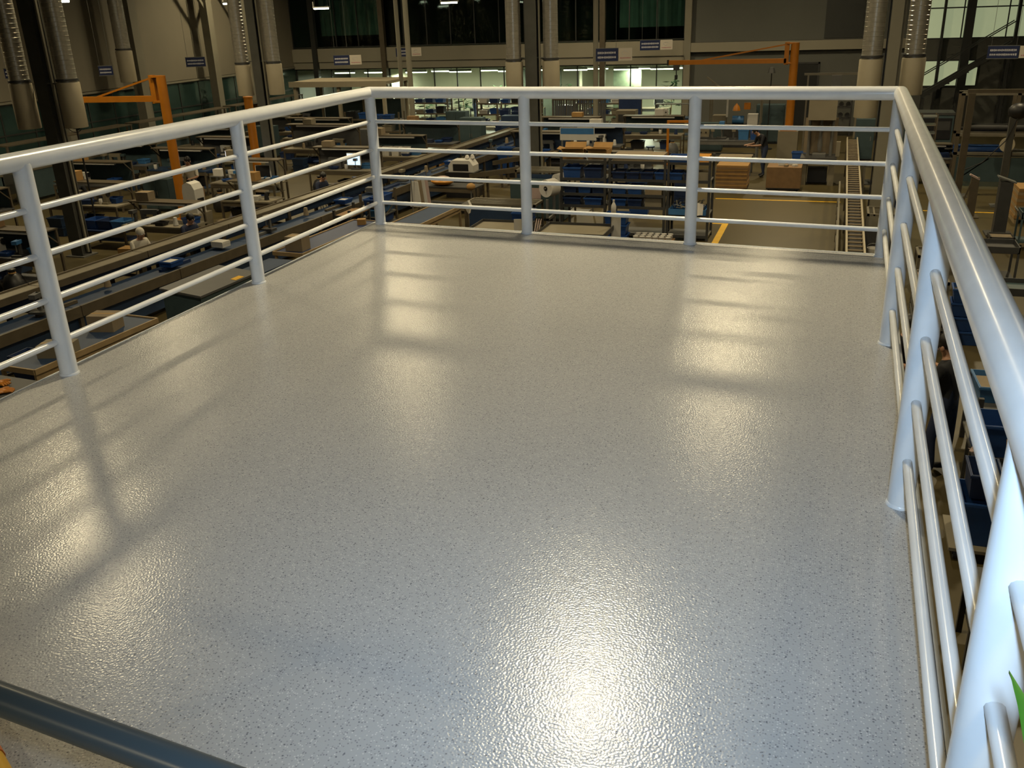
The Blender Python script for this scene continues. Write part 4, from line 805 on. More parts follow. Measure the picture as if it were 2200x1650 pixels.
t = thing('garment_rail', 'steel garment rail beside the belt line', 'rail', (-6.93, 15.8, ZF))
for yy in (-.5,.5): MB().tube((0,yy,0),(0,yy,1.46),.015,8).box(-.25,.25,yy-.015,yy+.015,0,.03).build('post', STEEL, t)
MB().tube((0,-.5,1.46),(0,.5,1.46),.012,8).build('bar', STEEL, t)
# ---------------------------------------------------------------- benches between belt line and white wall
def station(label, x, y, w=2.2, d=.8, rz=0., top=None, up=1.55, back=None, h=.82): return bench(label, x, y, w, d, h, rz, top or BEIGE, ALUD, True, up, back, True, group='work stations with overhead shelf')
station('work station with overhead shelf below the left jib crane', -13.5, 17.4, 2.3, .8, .0, BEIGE, 1.5); station('work station with overhead shelf right of the left crane post', -11.6, 20.2, 2.4, .8, 0, BEIGE, 1.5, MGREY)
station('long work station in front of the teal partition', -15.0, 24.6, 3.0, .8, 0, BEIGE, 1.7, MGREY); station('dark work station at the far left edge under the handrail', -18.6, 16.4, 2.6, .8, 0, MGREY, 1.5, TEAL)
station('work station behind the blue bins at the far left', -16.2, 13.6, 2.4, .8, 0, BEIGE, 1.4); station('work station with white tubs left of the back railing corner', -11.2, 23.2, 2.2, .8, 0, BEIGE, 1.5, TEAL)
station('work station behind the white tubs, second one', -11.4, 26.6, 2.4, .8, 0, MGREY, 1.6, TEAL); station('work station before the far left white wall column', -20.6, 20.2, 2.4, .8, 0, MGREY, 1.5, TEAL)
station('grey work station before the white wall, beyond the left crane', -20.4, 25.0, 2.6, .8, 0, BEIGE, 1.5, TEAL); station('work station in the far left corner before the wall glazing', -20.3, 29.6, 2.6, .8, 0, BEIGE, 1.5, MGREY)
station('work station just left of the belt line, near the second left post', -12.1, 11.6, 2.0, .8, 0, BEIGE, 1.35); station('work station left of the belt line, near the first left post', -13.6, 8.2, 2.2, .8, 0, MGREY, 1.35, TEAL)
station('work station at the left edge of the view below the handrail', -16.6, 8.9, 2.2, .8, 0, BEIGE, 1.4)
bench('low blue bin table at the far left', -14.3, 12.1, 1.5, .7, .5, 0, BLUEDK, ALUD)
for i in range(3): bin_('long blue crate, %s on the low blue bin table' % ['left','middle','right'][i], -14.75+.46*i, 12.1, ZF+.502, .42, .5, .24, (BLUEBIN,BLUEDK,BLUELT)[i], 0, 'crates on the low blue table')
monitor('lit pale blue monitor near the left railing corner', -11.2, 20.05, ZF+.82, 0, .46, .36); monitor('dark monitor on the station below the left crane', -13.0, 17.5, ZF+.82, .2, .44, .34, False)
t = thing('task_lamp', 'bright white lit box lamp between two left railing posts', 'lamp', (-15.4, 19.4, ZF)); MB().lathe([(.18,0),(.18,.03),(.02,.04)],14).build('base', DGREY, t, True); MB().tube((0,0,.03),(0,0,1.2),.018,8).build('pole', STEEL, t); MB().box(-.17,.17,-.14,.14,1.2,1.46).build('shade', TASK, t); MB().box(-.18,.18,-.15,.15,1.46,1.48).build('cap', WHITE, t)
t = thing('white_paper_stack', 'stack of white paper under the bright box lamp', 'paper', (-15.6, 18.8, ZF)); legs(t,.5,.4,.7,.03,STEEL); MB().box(-.25,.25,-.2,.2,.7,.73).build('shelf', STEEL, t); MB().box(-.15,.15,-.12,.12,.73,.95).build('sheets', PAPER, t)
for i in range(3):
    t = thing('blue_cup', 'bright blue cup, %s in the row behind the second left post' % ['left','middle','right'][i], 'cup', (-13.1+.22*i, 17.2, ZF+.822), 0, 'blue cups'); MB().lathe([(.05,0),(.075,.16),(.065,.16),(.045,.02),(0,.02)],14).build('body', BLUELT, t, True); MB().lathe([(.07,.15),(.08,.15),(.08,.165),(.07,.165)],14).build('rim', WHITE, t, True)
for i, (x, s, m2) in enumerate(((-11.95,.34,WHITE),(-11.5,.34,WHITE),(-11.1,.30,PAPER),(-10.75,.26,WHITE))): bin_('white tub, %s on the station near the back railing corner' % ORD[i], x, 23.1, ZF+.822, s, .34, .30, m2, 0, 'white tubs', 'tub')
def sewing(label, x, y, z, rz=0, mt=None):
    mt = mt or WHITE; t = thing('sewing_machine', label, 'machine', (x, y, z), rz, 'white bench machines'); MB().box(-.24,.24,-.09,.09,0,.05).build('bed', mt, t); MB().box(.10,.22,-.07,.07,.05,.30).build('column', mt, t); MB().box(-.24,.22,-.06,.06,.24,.36).build('arm', mt, t); MB().box(-.24,-.14,-.05,.05,.12,.24).build('head', mt, t); MB().tube((.22,0,.28),(.26,0,.28),.07,14).build('handwheel', BLACK, t, True); MB().tube((-.19,0,.05),(-.19,0,.12),.01,6).build('needle_bar', STEEL, t)
SM = [(-13.9,17.3,'on the station below the left crane'),(-11.9,20.1,'right of the left crane post'),(-16.6,13.5,'behind the blue bins at the far left'),(-15.7,13.5,'second on the station behind the blue bins'),(-18.9,16.3,'on the dark far left station'),(-12.4,11.5,'left of the belt line by the second post'),(-13.9,8.1,'left of the belt line by the first post'),(-15.4,24.5,'before the teal partition'),(-14.2,24.5,'second before the teal partition'),(-20.9,20.1,'before the far left wall column'),(-20.5,24.9,'beyond the left crane')]
for x, y, wh in SM: sewing('white bench machine '+wh, x, y, ZF+.822, random.uniform(-.3,.3), random.choice((WHITE,BEIGE,MGREY)))
t = thing('white_machine', 'tall rounded white machine between the first and second left posts', 'machine', (-12.9, 13.9, ZF)); MB().box(-.3,.3,-.3,.3,0,.6).build('base', BEIGE, t); MB().prism([(-.2,.6),(.2,.6),(.2,1.25),(.12,1.4),(-.02,1.45),(-.16,1.38),(-.2,1.2)],'y',-.2,.2).build('hood', WHITE, t); MB().box(.2,.24,-.12,.12,.75,1.0).build('panel', BLACK, t); MB().box(-.32,-.2,-.25,.25,.62,.70).build('infeed', STEEL, t)
# trays, boxes scattered on stations
rnd = random.Random(11)
WH = [('left crane station',-13.5,17.4,1.5),('station right of the left crane',-11.6,20.2,1.5),('long station by the teal partition',-15.0,24.6,1.7),('dark far left station',-18.6,16.4,1.5),('station behind the blue bin table',-16.2,13.6,1.4),('station past the white tubs',-11.4,26.6,1.6),('far left wall column station',-20.6,20.2,1.5),('grey station past the left crane',-20.4,25.0,1.5),('far left corner station',-20.3,29.6,1.5),('station by the second left post',-12.1,11.6,1.35),('station by the first left post',-13.6,8.2,1.35),('station at the left picture edge',-16.6,8.9,1.4),('white tub station',-11.2,23.2,1.5)]
CN = {'cardboard':'brown','pale_cardboard':'pale brown','brown_board':'dark brown','beige_panel':'beige'}
for nm, x, y, up in WH:
    m2 = rnd.choice((CARD,CARDL,KRAFT,BEIGE)); carton('%s box on the overhead shelf of the %s' % (CN[m2.name], nm), x-.6+rnd.uniform(-.1,.1), y+.2, ZF+up+.002, rnd.uniform(.3,.45), .3, rnd.uniform(.16,.26), rnd.uniform(-.1,.1), m2)
    bin_('blue bin standing on the %s' % nm, x+.75, y+.1, ZF+.822, .34, .3, .16, rnd.choice((BLUEBIN,BLUEDK,BLUELT)), rnd.uniform(-.1,.1), 'bins on the stations')
    bin_('dark tray on the lower shelf of the %s' % nm, x+rnd.uniform(-.4,.4), y, ZF+.252, .6, .45, .2, rnd.choice((BLUEDK,BLACK,BLUEBIN)), 0, 'trays under the stations')
# ---- the machines and heaps between the centre post and the left corner
bench('dark bench with a yellow bag left of the centre post', -6.9, 17.9, 1.9, .7, .80, -.06, DGREY, ALUD)
t = thing('bag', 'amber yellow bag with pale top on the dark bench', 'bag', (-7.1, 17.8, ZF+.802)); MB().ball((0,0,.12),.36,.26,.12,18,8).build('body', AMBER, t, True); MB().ball((.02,0,.17),.26,.18,.10,16,8).build('pale_top', PINK, t, True)
t = thing('white_machine_top', 'white enamel machine with black opening near the railing corner', 'machine', (-7.42, 20.3, ZF)); t.name = 'winding_machine'; MB().box(-.5,.5,-.35,.35,0,.8).build('cabinet', BLACK, t); MB().prism([(-.42,.8),(.42,.8),(.42,1.0),(.30,1.16),(-.30,1.16),(-.42,1.0)],'y',-.25,.25).build('hood', WHITE, t); MB().box(-.26,.26,-.262,-.25,.84,1.05).build('opening', BLACK, t); MB().lathe([(.05,1.16),(.08,1.2),(.05,1.3),(0,1.32)],12,(.3,.05,0)).build('spool', WHITE, t, True); MB().lathe([(.05,1.16),(.08,1.2),(.05,1.28),(0,1.30)],12,(.12,.05,0)).build('spool', PAPER, t, True)
for i, (x, y) in enumerate(((-5.75,19.2),(-5.9,22.0))): 
    t = thing('inclined_conveyor', 'inclined beige belt conveyor behind the railing centre, %s one' % ['nearer','farther'][i], 'conveyor', (x, y, ZF), -.4+.2*i); MB().prism([(-1.1,.75),(1.1,1.15),(1.1,1.22),(-1.1,.82)],'y',-.22,.22).build('belt', CARDL, t)
    for s in (-1,1): MB().prism([(-1.12,.72),(1.12,1.12),(1.12,1.26),(-1.12,.86)],'y',s*.24-.02,s*.24+.02).build('side_rail', ALUD, t)
    for xx, hh in ((-.8,.78),(.8,1.07)):
        for s in (-1,1): MB().box(xx-.03,xx+.03,s*.22-.03,s*.22+.03,0,hh).build('leg', ALUD, t)
t = thing('ball_bag', 'round orange ball shaped bag hanging below the belt conveyor', 'bag', (-5.85, 16.9, ZF)); MB().tube((0,0,0),(0,0,.86),.02,8).lathe([(.16,0),(.16,.02),(.02,.03)],12).build('stand', STEEL, t); MB().ball((0,0,.95),.13,.13,.10,14,8).build('body', CARD, t, True)
t = thing('cloth', 'small white cloth on a post beside the beige trolley', 'cloth', (-4.42, 13.0, ZF)); MB().box(-.03,.03,-.03,.03,0,1.2).build('post', ALUD, t); MB().prism([(-.12,1.28),(.04,1.36),(.10,1.24),(.05,1.05),(.0,1.12),(-.03,1.2)],'y',-.06,.06).build('cloth', PAPER, t)
# ---- canopy booth and far equipment before the offices
t = thing('canopy_booth', 'pale flat roofed canopy before the offices, on cream posts', 'booth', (-17.3, 31.6, ZF)); MB().box(-2.4,2.4,-1.3,1.3,2.72,2.84).build('roof', CREAM, t); MB().box(-2.42,2.42,-1.32,-1.28,2.62,2.86).build('fascia', CREAM, t)
for sx in (-2.2,0,2.2):
    for sy in (-1.15,1.15): MB().box(sx-.07,sx+.07,sy-.07,sy+.07,0,2.72).build('post', CREAM, t)
MB().box(-2.1,2.1,1.1,1.14,.1,1.9).build('back_screen', TEAL, t)
for nm, x, y, w2, d2, zs, h2 in (('behind the white tubs',-15.0,29.2,2.6,.6,(.4,.9,1.4),1.7),('before the office glass, left',-15.9,36.2,3.0,.6,(.4,.9,1.4),1.8),('before the office glass, centre',-11.2,35.9,3.2,.6,(.4,.9,1.4),1.8),('of blue boxes behind the centre column',-9.7,32.4,1.6,.6,(.3,.75,1.2),1.75),('before the office glass, right',-6.6,35.8,2.6,.6,(.4,.9,1.4),1.8)):
    rack('equipment rack '+nm, x, y, w2, d2, zs, h2, 0, ALUD, STEEL, 'equipment racks')
    for zi, z in enumerate(zs):
        for j in range(int(w2/.55)):
            m2 = rnd.choice((BLUEBIN,BLUEDK,BLUEDK,BLACK,WHITE,BEIGE,BLUELT)); bin_('%s box, %s shelf, rack %s' % (ORD[j], ['lower','middle','upper'][zi], nm), x-w2/2+.32+.55*j, y-.05, ZF+z+.002, .42, .4, rnd.choice((.18,.26,.32)), m2, 0, 'boxes on the equipment racks')
for i in range(4):
    t = thing('slatted_screen', 'grey strip curtain panel, %s from the left behind the centre column' % ORD[i], 'screen', (-8.0+.62*i, 33.3, ZF), 0, 'strip curtains')
    for j in range(6): MB().box(-.28+.095*j,-.28+.095*j+.08,-.01+.012*(j % 2),.0+.012*(j % 2),.25,1.75).build('strip', MGREY, t)
    MB().box(-.3,.3,-.03,.03,1.75,1.82).build('top_rail', ALUD, t); MB().box(-.3,-.27,-.02,.02,0,1.75).box(-.27,.27,-.02,.02,0,.04).build('post', ALUD, t)
t = thing('blue_partition', 'tall blue partition at the office end behind the strip curtains', 'partition', (-5.1, 34.8, ZF)); MB().box(-.5,.5,-.03,.03,.05,1.75).build('panel', BLUEDK, t); MB().box(-.53,-.5,-.03,.03,0,1.8).build('post', ALUD, t); MB().box(.5,.53,-.03,.03,0,1.8).build('post', ALUD, t); MB().box(-.5,-.4,-.25,.25,0,.04).box(.4,.5,-.25,.25,0,.04).build('foot', ALUD, t)
t = thing('beige_machine', 'boxy beige machine behind the notice board', 'machine', (-4.9, 33.2, ZF)); MB().box(-.42,.42,-.35,.35,.05,1.35).build('body', BEIGE, t); MB().box(-.3,.3,-.365,-.35,.9,1.2).build('panel', DGREY, t); MB().box(-.38,.38,-.3,.3,0,.05).build('plinth', BLACK, t)
bench('navy topped bench at the office end right of the beige machine', -2.9, 34.2, 1.9, .8, .95, 0, NAVYP, STEEL, True, 1.5); roll('white ring coil hanging over the navy bench', (-3.3, 33.72, ZF+1.2), (0,1,.1), .13, .06, WHITE)
# office plants and desks
def plant(label, x, y, h, r, z=ZF, n=46, seed=1, pot=.2):
    t = thing('potted_plant', label, 'plant', (x, y, z), 0, 'office plants'); rd = random.Random(seed); MB().lathe([(pot*.7,0),(pot,.34),(pot*.92,.34),(pot*.85,.30),(0,.30)],16).build('pot', BEIGE, t, True); MB().path([(0,0,.28),(.03,.02,h*.45),(0,0,h*.8)],[.03,.022,.012],8).build('stem', KRAFT, t, True)
    b = MB()
    for i in range(n):
        a = rd.uniform(0,2*PI); zz = h*rd.uniform(.42,1.0); rr = r*rd.uniform(.3,1)*(1.15-zz/h*.5); c = Vector((math.cos(a)*rr, math.sin(a)*rr, zz)); s = r*rd.uniform(.22,.4); u = Vector((math.cos(a+.6),math.sin(a+.6),rd.uniform(-.3,.6))).normalized()*s; v = Vector((-math.sin(a),math.cos(a),.3)).normalized()*s*.5
        b.add([c-u, c+v, c+u, c-v, c+Vector((0,0,.02))], [(0,1,4),(1,2,4),(2,3,4),(3,0,4)])
    b.build('foliage', LEAF, t); return t
PL = [('tall office plant behind the right end of the office glass',-4.1,YB+1.2,2.5,.6),('bushy office plant left of the tall one behind the glass',-6.0,YB+1.1,1.9,.5),('low wide plant behind the office glass near the slender pole',-8.2,YB+1.1,2.1,.7),('office plant behind the glass right of the centre column',-9.6,YB+1.6,2.3,.5),('office plant behind the glass left of the centre column',-13.1,YB+1.2,2.2,.6),('office plant behind the glass above the white tubs',-15.2,YB+1.4,2.0,.6),('office plant at the left end of the lit office',-17.4,YB+1.2,2.1,.6)]
for i, (lb, x, y, h2, r2) in enumerate(PL): plant(lb, x, y+.5, h2*.84, r2, seed=i+2)
for i, (x, nm) in enumerate(((-16.4,'leftmost'),(-14.1,'second'),(-11.6,'third'),(-7.7,'fourth'),(-5.0,'rightmost'))):
    t = bench('%s office desk behind the glass' % nm, x, YB+2.3, 1.5, .7, .74, 0, BEIGE, DGREY, False, cat='desk', name='office_desk'); monitor('office monitor on the %s desk' % nm, x+.2, YB+2.3, ZF+.742, .3, .44, .32, False)
# wall shelf run along the glazing on the left
for i, (a, b2) in enumerate(((10,16),(16.4,22.4),(22.8,28.8),(29.2,35))):
    t = thing('wall_counter', 'long counter along the left wall glazing, %s from the platform' % ORD[i], 'counter', (XL+1.75, (a+b2)/2, ZF), 0, 'counters along the left wall'); L2 = b2-a; MB().box(-.35,.35,-L2/2,L2/2,1.02,1.07).build('counter_top', ALU, t); MB().box(.3,.33,-L2/2,L2/2,.1,1.0).build('front_panel', TEAL, t); MB().box(-.35,.35,-L2/2,L2/2,1.9,1.94).build('upper_tray', ALUD, t)
    for s in (-1,1): MB().box(-.33,-.28,s*(L2/2-.04)-.03,s*(L2/2-.04)+.03,0,1.9).box(.28,.33,s*(L2/2-.04)-.03,s*(L2/2-.04)+.03,0,1.9).build('post', ALUD, t)
carton('tall orange brown carton on the far left counter', XL+1.75, 31.5, ZF+1.072, .5, .6, .72, 0, CARD); carton('low orange brown carton beside the tall one on the far left counter', XL+1.75, 30.2, ZF+1.072, .5, .9, .35, 0, CARD); carton('brown carton on the counter left of the orange crane', XL+1.75, 20.2, ZF+1.072, .5, .7, .3, 0, CARDL)
t = thing('fan', 'black pedestal fan standing left of the orange jib crane', 'fan', (-15.6, 13.0, ZF)); MB().lathe([(.25,0),(.25,.03),(.03,.05)],16).build('base', BLACK, t, True); MB().tube((0,0,.05),(0,0,3.0),.025,8).build('pole', BLACK, t); MB().tube((0,-.05,3.15),(0,.1,3.15),.09,12).build('motor', BLACK, t, True)
for i in range(3): MB().path([(.3*math.cos(a),-.06,3.15+.3*math.sin(a)) for a in [j*PI/10 for j in range(21)]] if i == 0 else [(.2*i*.5*math.cos(a),-.08,3.15+.2*i*.5*math.sin(a)) for a in [j*PI/10 for j in range(21)]],.01,6).build('guard_ring', BLACK, t)
for i in range(4): a = i*PI/2; MB().add([(0,-.05,3.15),(.27*math.cos(a),-.04,3.15+.27*math.sin(a)),(.27*math.cos(a+.8),-.07,3.15+.27*math.sin(a+.8)),(0,-.045,3.15),(.27*math.cos(a),-.035,3.15+.27*math.sin(a)),(.27*math.cos(a+.8),-.065,3.15+.27*math.sin(a+.8))],[(0,1,2),(5,4,3),(0,3,4,1),(1,4,5,2),(2,5,3,0)]).build('blade', BLACK, t)
# ---------------------------------------------------------------- right side of the hall
t = thing('roll_rack', 'tall pale framed rack of fabric rolls at the right edge', 'rack', (8.4, 24.6, ZF))
for sx in (-1.15,.35,1.7):
    for sy in (-.35,.35): MB().box(sx-.05,sx+.05,sy-.05,sy+.05,0,2.75).build('post', ALUD, t)
for z in (.95,1.5,2.69): MB().box(-1.2,1.75,-.4,-.3,z,z+.08).box(-1.2,1.75,.3,.4,z,z+.08).build('beam', ALU, t)
MB().box(-1.2,1.75,-.3,.3,.9,.95).build('shelf', STEEL, t); MB().box(-1.15,1.7,-.38,-.36,.15,.88).build('front_panel', TEAL, t); MB().bar((-1.0,-.37,.2),(-.2,-.37,.85),.02,.03).build('brace', BLACK, t)
roll('long blue fabric roll lying on the roll rack', (8.0, 24.45, ZF+1.09), (1,0,0), .13, 1.6, BLUEBIN); roll('navy fabric roll behind the blue one on the roll rack', (8.0, 24.75, ZF+1.09), (1,0,0), .12, 1.5, BLUEDK); roll('dark fabric roll on the upper beam of the roll rack', (8.6, 24.6, ZF+1.72), (1,0,0), .12, 2.0, DGREY)
roll('cream disc shaped roll end on the right of the roll rack', (8.62, 24.1, ZF+1.28), (.2,1,0), .21, .12, CREAM)
t = thing('black_machine', 'dark machine block behind the right corner post', 'machine', (6.9, 28.6, ZF)); MB().box(-.6,.6,-.5,.5,.05,1.7).build('body', TEAL, t); MB().box(-.55,.55,-.52,-.5,.9,1.6).build('panel', BLACK, t); MB().box(-.62,.62,-.52,.5,1.7,1.78).build('top_cover', DGREY, t); MB().box(-.5,.5,-.45,.45,0,.05).build('plinth', BLACK, t); MB().box(.1,.5,-.53,-.52,1.2,1.5).build('display', DGREY, t)
t = thing('shelf_tower', 'slatted shelf tower left of the roll rack', 'shelf', (6.55, 26.2, ZF)); legs(t,.5,.6,1.95,.04,ALUD,'post')
for i in range(7): MB().box(-.24,.24,-.29,.29,.3+.26*i,.33+.26*i).build('shelf', ALU if i % 2 else STEEL, t)
stack('stack of yellow brown boards at the right edge', 9.0, 19.4, 1.5, .9, 9, .085, 0, CARD, WOOD, 'pallet'); cart('dark teal trolley at the right edge of the hall', 8.25, 16.2, .75, .6, .8, 0, TEAL, TEAL, .1)
t = thing('post_stand', 'dark tall post stand with tilted top near the right edge', 'stand', (7.72, 17.6, ZF)); MB().box(-.14,.14,-.14,.14,.04,1.3).build('shaft', DGREY, t); MB().box(-.3,.3,-.3,.3,0,.04).build('foot', DGREY, t); MB().bar((-.2,0,1.42),(.2,0,1.28),.3,.03).build('tilted_top', STEEL, t)
t = thing('pale_post', 'pale post with slanted cap left of the dark post stand', 'post', (7.3, 19.6, ZF)); MB().box(-.10,.10,-.06,.06,.03,1.05).build('shaft', ALUD, t); MB().bar((-.14,0,1.12),(.1,0,1.0),.14,.04).build('cap', PINK, t); MB().box(-.2,.2,-.2,.2,0,.03).build('foot', ALUD, t); MB().bar((-.3,0,.1),(-.08,0,.9),.04,.04).build('strut', ALUD, t)
cart('small low trolley with papers by the dark post stand', 7.55, 16.1, .5, .5, .3, 0, CARDL, DGREY, .03, False)
t = thing('tall_post', 'tall cream post crossing in front of the roll rack', 'post', (7.28, 22.6, ZF)); MB().box(-.09,.09,-.09,.09,.03,2.9).build('shaft', ALUD, t); MB().box(-.25,.25,-.25,.25,0,.03).build('foot', STEEL, t); MB().box(-.12,1.7,-.05,.05,2.9,3.0).build('arm', ALUD, t)
t = thing('tall_post_dark', 'dark cabled post in front of the roll rack at the right edge', 'post', (8.2, 21.2, ZF)); t.name = 'cabled_post'; MB().box(-.08,.08,-.08,.08,.03,2.5).build('shaft', DCOL, t); MB().box(-.22,.22,-.22,.22,0,.03).build('foot', STEEL, t); MB().ball((.1,0,2.55),.26,.2,.22,14,8).build('cable_bundle', BLACK, t, True); MB().path([(.1,-.1,2.4),(-.1,-.12,1.8),(-.6,-.12,1.2),(-1.0,-.1,1.0)],.015,6).build('cable', BLACK, t)
# stair at the back right
t = thing('steel_stair', 'dark steel stair flight climbing at the back right wall', 'stair', (7.0, 36.6, ZF))
for s in (0,.7): MB().bar((0,s,1.55),(3.2,s,3.6),.05,.18).build('stringer', FRD, t)
for i in range(9): MB().box(.1+.34*i,.36+.34*i,.03,.67,1.60+.218*i,1.64+.218*i).build('tread', FRD, t)
for s in (0,.7): MB().bar((0,s,2.4),(3.2,s,4.45),.04,.04).build('handrail', FRD, t)
for xx, hh in ((.1,1.5),(3.1,3.5)):
    for s in (0,.7): MB().box(xx-.05,xx+.05,s-.05,s+.05,0,hh).build('post', FRD, t)
for i, (x, y, h2) in enumerate(((8.9,36.9,2.2),(10.2,36.7,2.6))): plant('leafy plant by the back right windows, %s one' % ['left','right'][i], x+3.0, y-.6, h2, .7, seed=20+i, n=60)
# silver pallet stack and blue containers beside the platform
t = thing('wire_stack', 'stack of silver wire trays beside the second right railing post', 'stack', (5.42, 8.6, ZF)); casters(t,.5,.7,.05)
for i in range(10): MB().box(-.25,.25,-.35,-.33,.13+.085*i,.19+.085*i).box(-.25,.25,.33,.35,.13+.085*i,.19+.085*i).box(-.25,-.23,-.33,.33,.13+.085*i,.19+.085*i).box(.23,.25,-.33,.33,.13+.085*i,.19+.085*i).box(-.23,.23,-.33,.33,.13+.085*i,.14+.085*i).build('tray', (STEEL,DGREY)[i % 2], t)
carton('open brown carton behind the tall worker at the right', 5.35, 6.4, ZF+.002, .5, .5, .35, 0, CARDL, .4)
bench('low pale table left of the tall worker beside the platform', 4.82, 4.15, .4, .6, .55, 0, CARDL, ALUD)
rack('dark shelf holding blue bins right of the tall worker', 6.06, 4.75, .8, 1.0, (.25,.78), .95, 0, DGREY, STEEL, None, False)
bin_('wide open blue crate with small parts on the dark shelf', 5.93, 4.85, ZF+.782, .5, .62, .22, BLUELT, .05, 'blue crates by the tall worker', fill=CARDL)
bin_('bright blue bin beside the crate of small parts', 6.28, 4.45, ZF+.782, .26, .4, .24, BLUEBIN, 0, 'blue crates by the tall worker')
bin_('large blue tub tilted against the frame board at the right', 5.78, 3.72, ZF+.55, .46, .5, .40, BLUEBIN, .05, 'blue crates by the tall worker')
t = thing('tub_stand', 'dark stand under the large blue tub', 'stand', (5.78, 3.72, ZF)); legs(t,.46,.5,.52,.04,DGREY); MB().box(-.23,.23,-.25,.25,.52,.548).build('top', DGREY, t)
t = thing('framed_board', 'grey board in a pale wooden frame leaning at the right edge', 'board', (5.98, 2.3, ZF)); R2 = Matrix.Rotation(math.radians(-24), 3, 'X')
def FB(cx, cz, sx, sz, sy, mt, nm): MB().bc(cx, cz*.42, .62+cz*.60, sx, sy, sz, Matrix.Rotation(math.radians(-35), 3, 'X')).build(nm, mt, t)
FB(0,.36,.44,.72,.03,MGREY,'panel'); FB(-.24,.36,.05,.78,.05,WOOD,'frame'); FB(.24,.36,.05,.78,.05,WOOD,'frame'); FB(0,.74,.52,.05,.05,WOOD,'frame'); FB(0,-.02,.52,.05,.05,WOOD,'frame')
legs(t,.5,.5,.6,.04,DGREY); MB().box(-.25,.25,-.25,.25,.56,.6).build('base_shelf', DGREY, t)
for i, (x, y, z, w2, d2, h2, nm) in enumerate(((5.48,2.35,.16,.34,.55,.5,'lower tall blue container beside the right railing'),(5.50,2.36,.68,.3,.46,.28,'upper blue container beside the right railing'))): bin_(nm, x, y, ZF+z, w2, d2, h2, BLUEBIN if i == 0 else BLUEDK, 0, 'blue containers beside the right railing', 'container')
t = thing('dolly', 'low dolly with pale deck under the blue containers', 'dolly', (5.48, 2.35, ZF), 0); casters(t,.5,.7,.05); MB().box(-.25,.25,-.35,.35,.12,.158).build('platform', BEIGE, t)
bench('dark work table in front of the blue containers', 5.55, 1.1-.6, .7, .6, .7, 0, DGREY, DGREY)
t = thing('label_tag', 'crumpled pale wrapper on the upper blue container', 'wrapper', (5.46, 2.62, ZF+.962)); rd = random.Random(5); b = MB(); vs = [(rd.uniform(-.12,.12), rd.uniform(-.1,.1), rd.uniform(0,.08)) for _ in range(10)]; b.add(vs, [(0,1,2),(2,3,4),(4,5,6),(6,7,8),(8,9,0),(1,4,7),(3,6,9)]); b.build('film', PINK, t)
# ---------------------------------------------------------------- people
person('person in black shirt and blue jeans standing among blue bins below the right railing', (5.28, 4.0, ZF), math.radians(-118), stand_pose(.18,'fwd',.06), (TSHIRT, JEANS), True, 1.07)
person('person in dark shirt half hidden behind the third right railing post', (4.78, 5.1, ZF), math.radians(60), stand_pose(.15,'fwd',.0), (TSHIRT, JEANS), True, 1.0)
person('person in black shirt bending over beside the brown crate in the far bay', (1.52, 25.15, ZF), math.radians(-60), stand_pose(.75,'fwd',.08), (TSHIRT, JEANS), True, 1.02)
SP = [('person in navy shirt seated at the belt line near the railing corner', -10.75, 17.0, 1.35, NAVYS, None),('person in dark shirt seated at the belt line by the second left post', -10.95, 11.0, 1.35, NAVYS, None),('person in white cap seated at the belt line between the left posts', -11.1, 9.4, 1.35, COATW, COATW),('person in white cap seated at the near end of the belt line', -11.35, 4.9, 1.35, NAVYS, COATW),('person in black shirt seated at the far left dark station', -18.4, 15.4, 3.0, TSHIRT, None)]
for i, (lb, x, y, rz, c, cp) in enumerate(SP):
    person(lb, (x, y, ZF), rz, sit_pose(.35), (c, JEANS), True, 1.0, cp); stool('dark blue stool '+['near the railing corner','by the second left post','between the left posts','at the near belt end','at the far left dark station'][i], x, y+.0, .405)
person('person in pale coat standing behind the left jib crane benches', (-15.0, 16.6, ZF), .3, stand_pose(.2,'fwd',.05), (COATW, JEANS), True, 1.0)
person('person standing in the lit office behind the glass', (-14.4, YB+1.5, ZF), 2.2, stand_pose(.15,'fwd',.05), (TSHIRT, JEANS), True, 1.03)
# ---------------------------------------------------------------- strap leaved plant at the platform edge, bottom right
t = thing('strap_leaf_plant', 'green strap leaved plant at the bottom right beside the near railing post', 'plant', (3.86, -6.62, .0)); MB().lathe([(.10,0),(.14,.26),(.13,.26),(.115,.22),(0,.22)],20).build('pot', BLACK, t, True); MB().lathe([(.0,.23),(.115,.225)][::-1],20).build('soil', SOIL, t)
def blade(pts, wd, nm='leaf'):
    b = MB(); vs = []; n = len(pts)
    for i, p in enumerate(pts):
        p = Vector(p); d = (Vector(pts[min(i+1,n-1)])-Vector(pts[max(i-1,0)])).normalized(); s = d.cross(Vector((0,0,1)));
        s = s.normalized() if s.length > .05 else Vector((1,0,0)); k2 = wd*(1-(i/(n-1))**2.2)*(.55+.45*min(1,i/2)); up = s.cross(d)
        vs += [p-s*k2+up*k2*.25, p, p+s*k2+up*k2*.25, p-up*.004]
    fs = []
    for i in range(n-1):
        a = 4*i; c = 4*(i+1); fs += [(a,a+1,c+1,c),(a+1,a+2,c+2,c+1),(a+2,a+3,c+3,c+2),(a+3,a,c,c+3)]
    b.add(vs, fs); return b.build(nm, LEAFB, t, True)
def arc(dx, dy, h, n=9): return [(dx*(i/(n-1))**1.3, dy*(i/(n-1))**1.3, .22+h*math.sin(min(1,i/(n-1))*1.45)) for i in range(n)]
for dx, dy, h in ((.06,-.15,.55),(.0,-.3,.5),(-.2,-.2,.4),(-.1,.05,.5),(.05,-.05,.42)): blade(arc(dx, dy, h), .018)
blade([(0,0,.22),(.03,.05,.45),(.08,.12,.72),(.105,.20,.90),(.10,.30,.972),(.095,.385,.985),(.09,.453,.98)], .022)
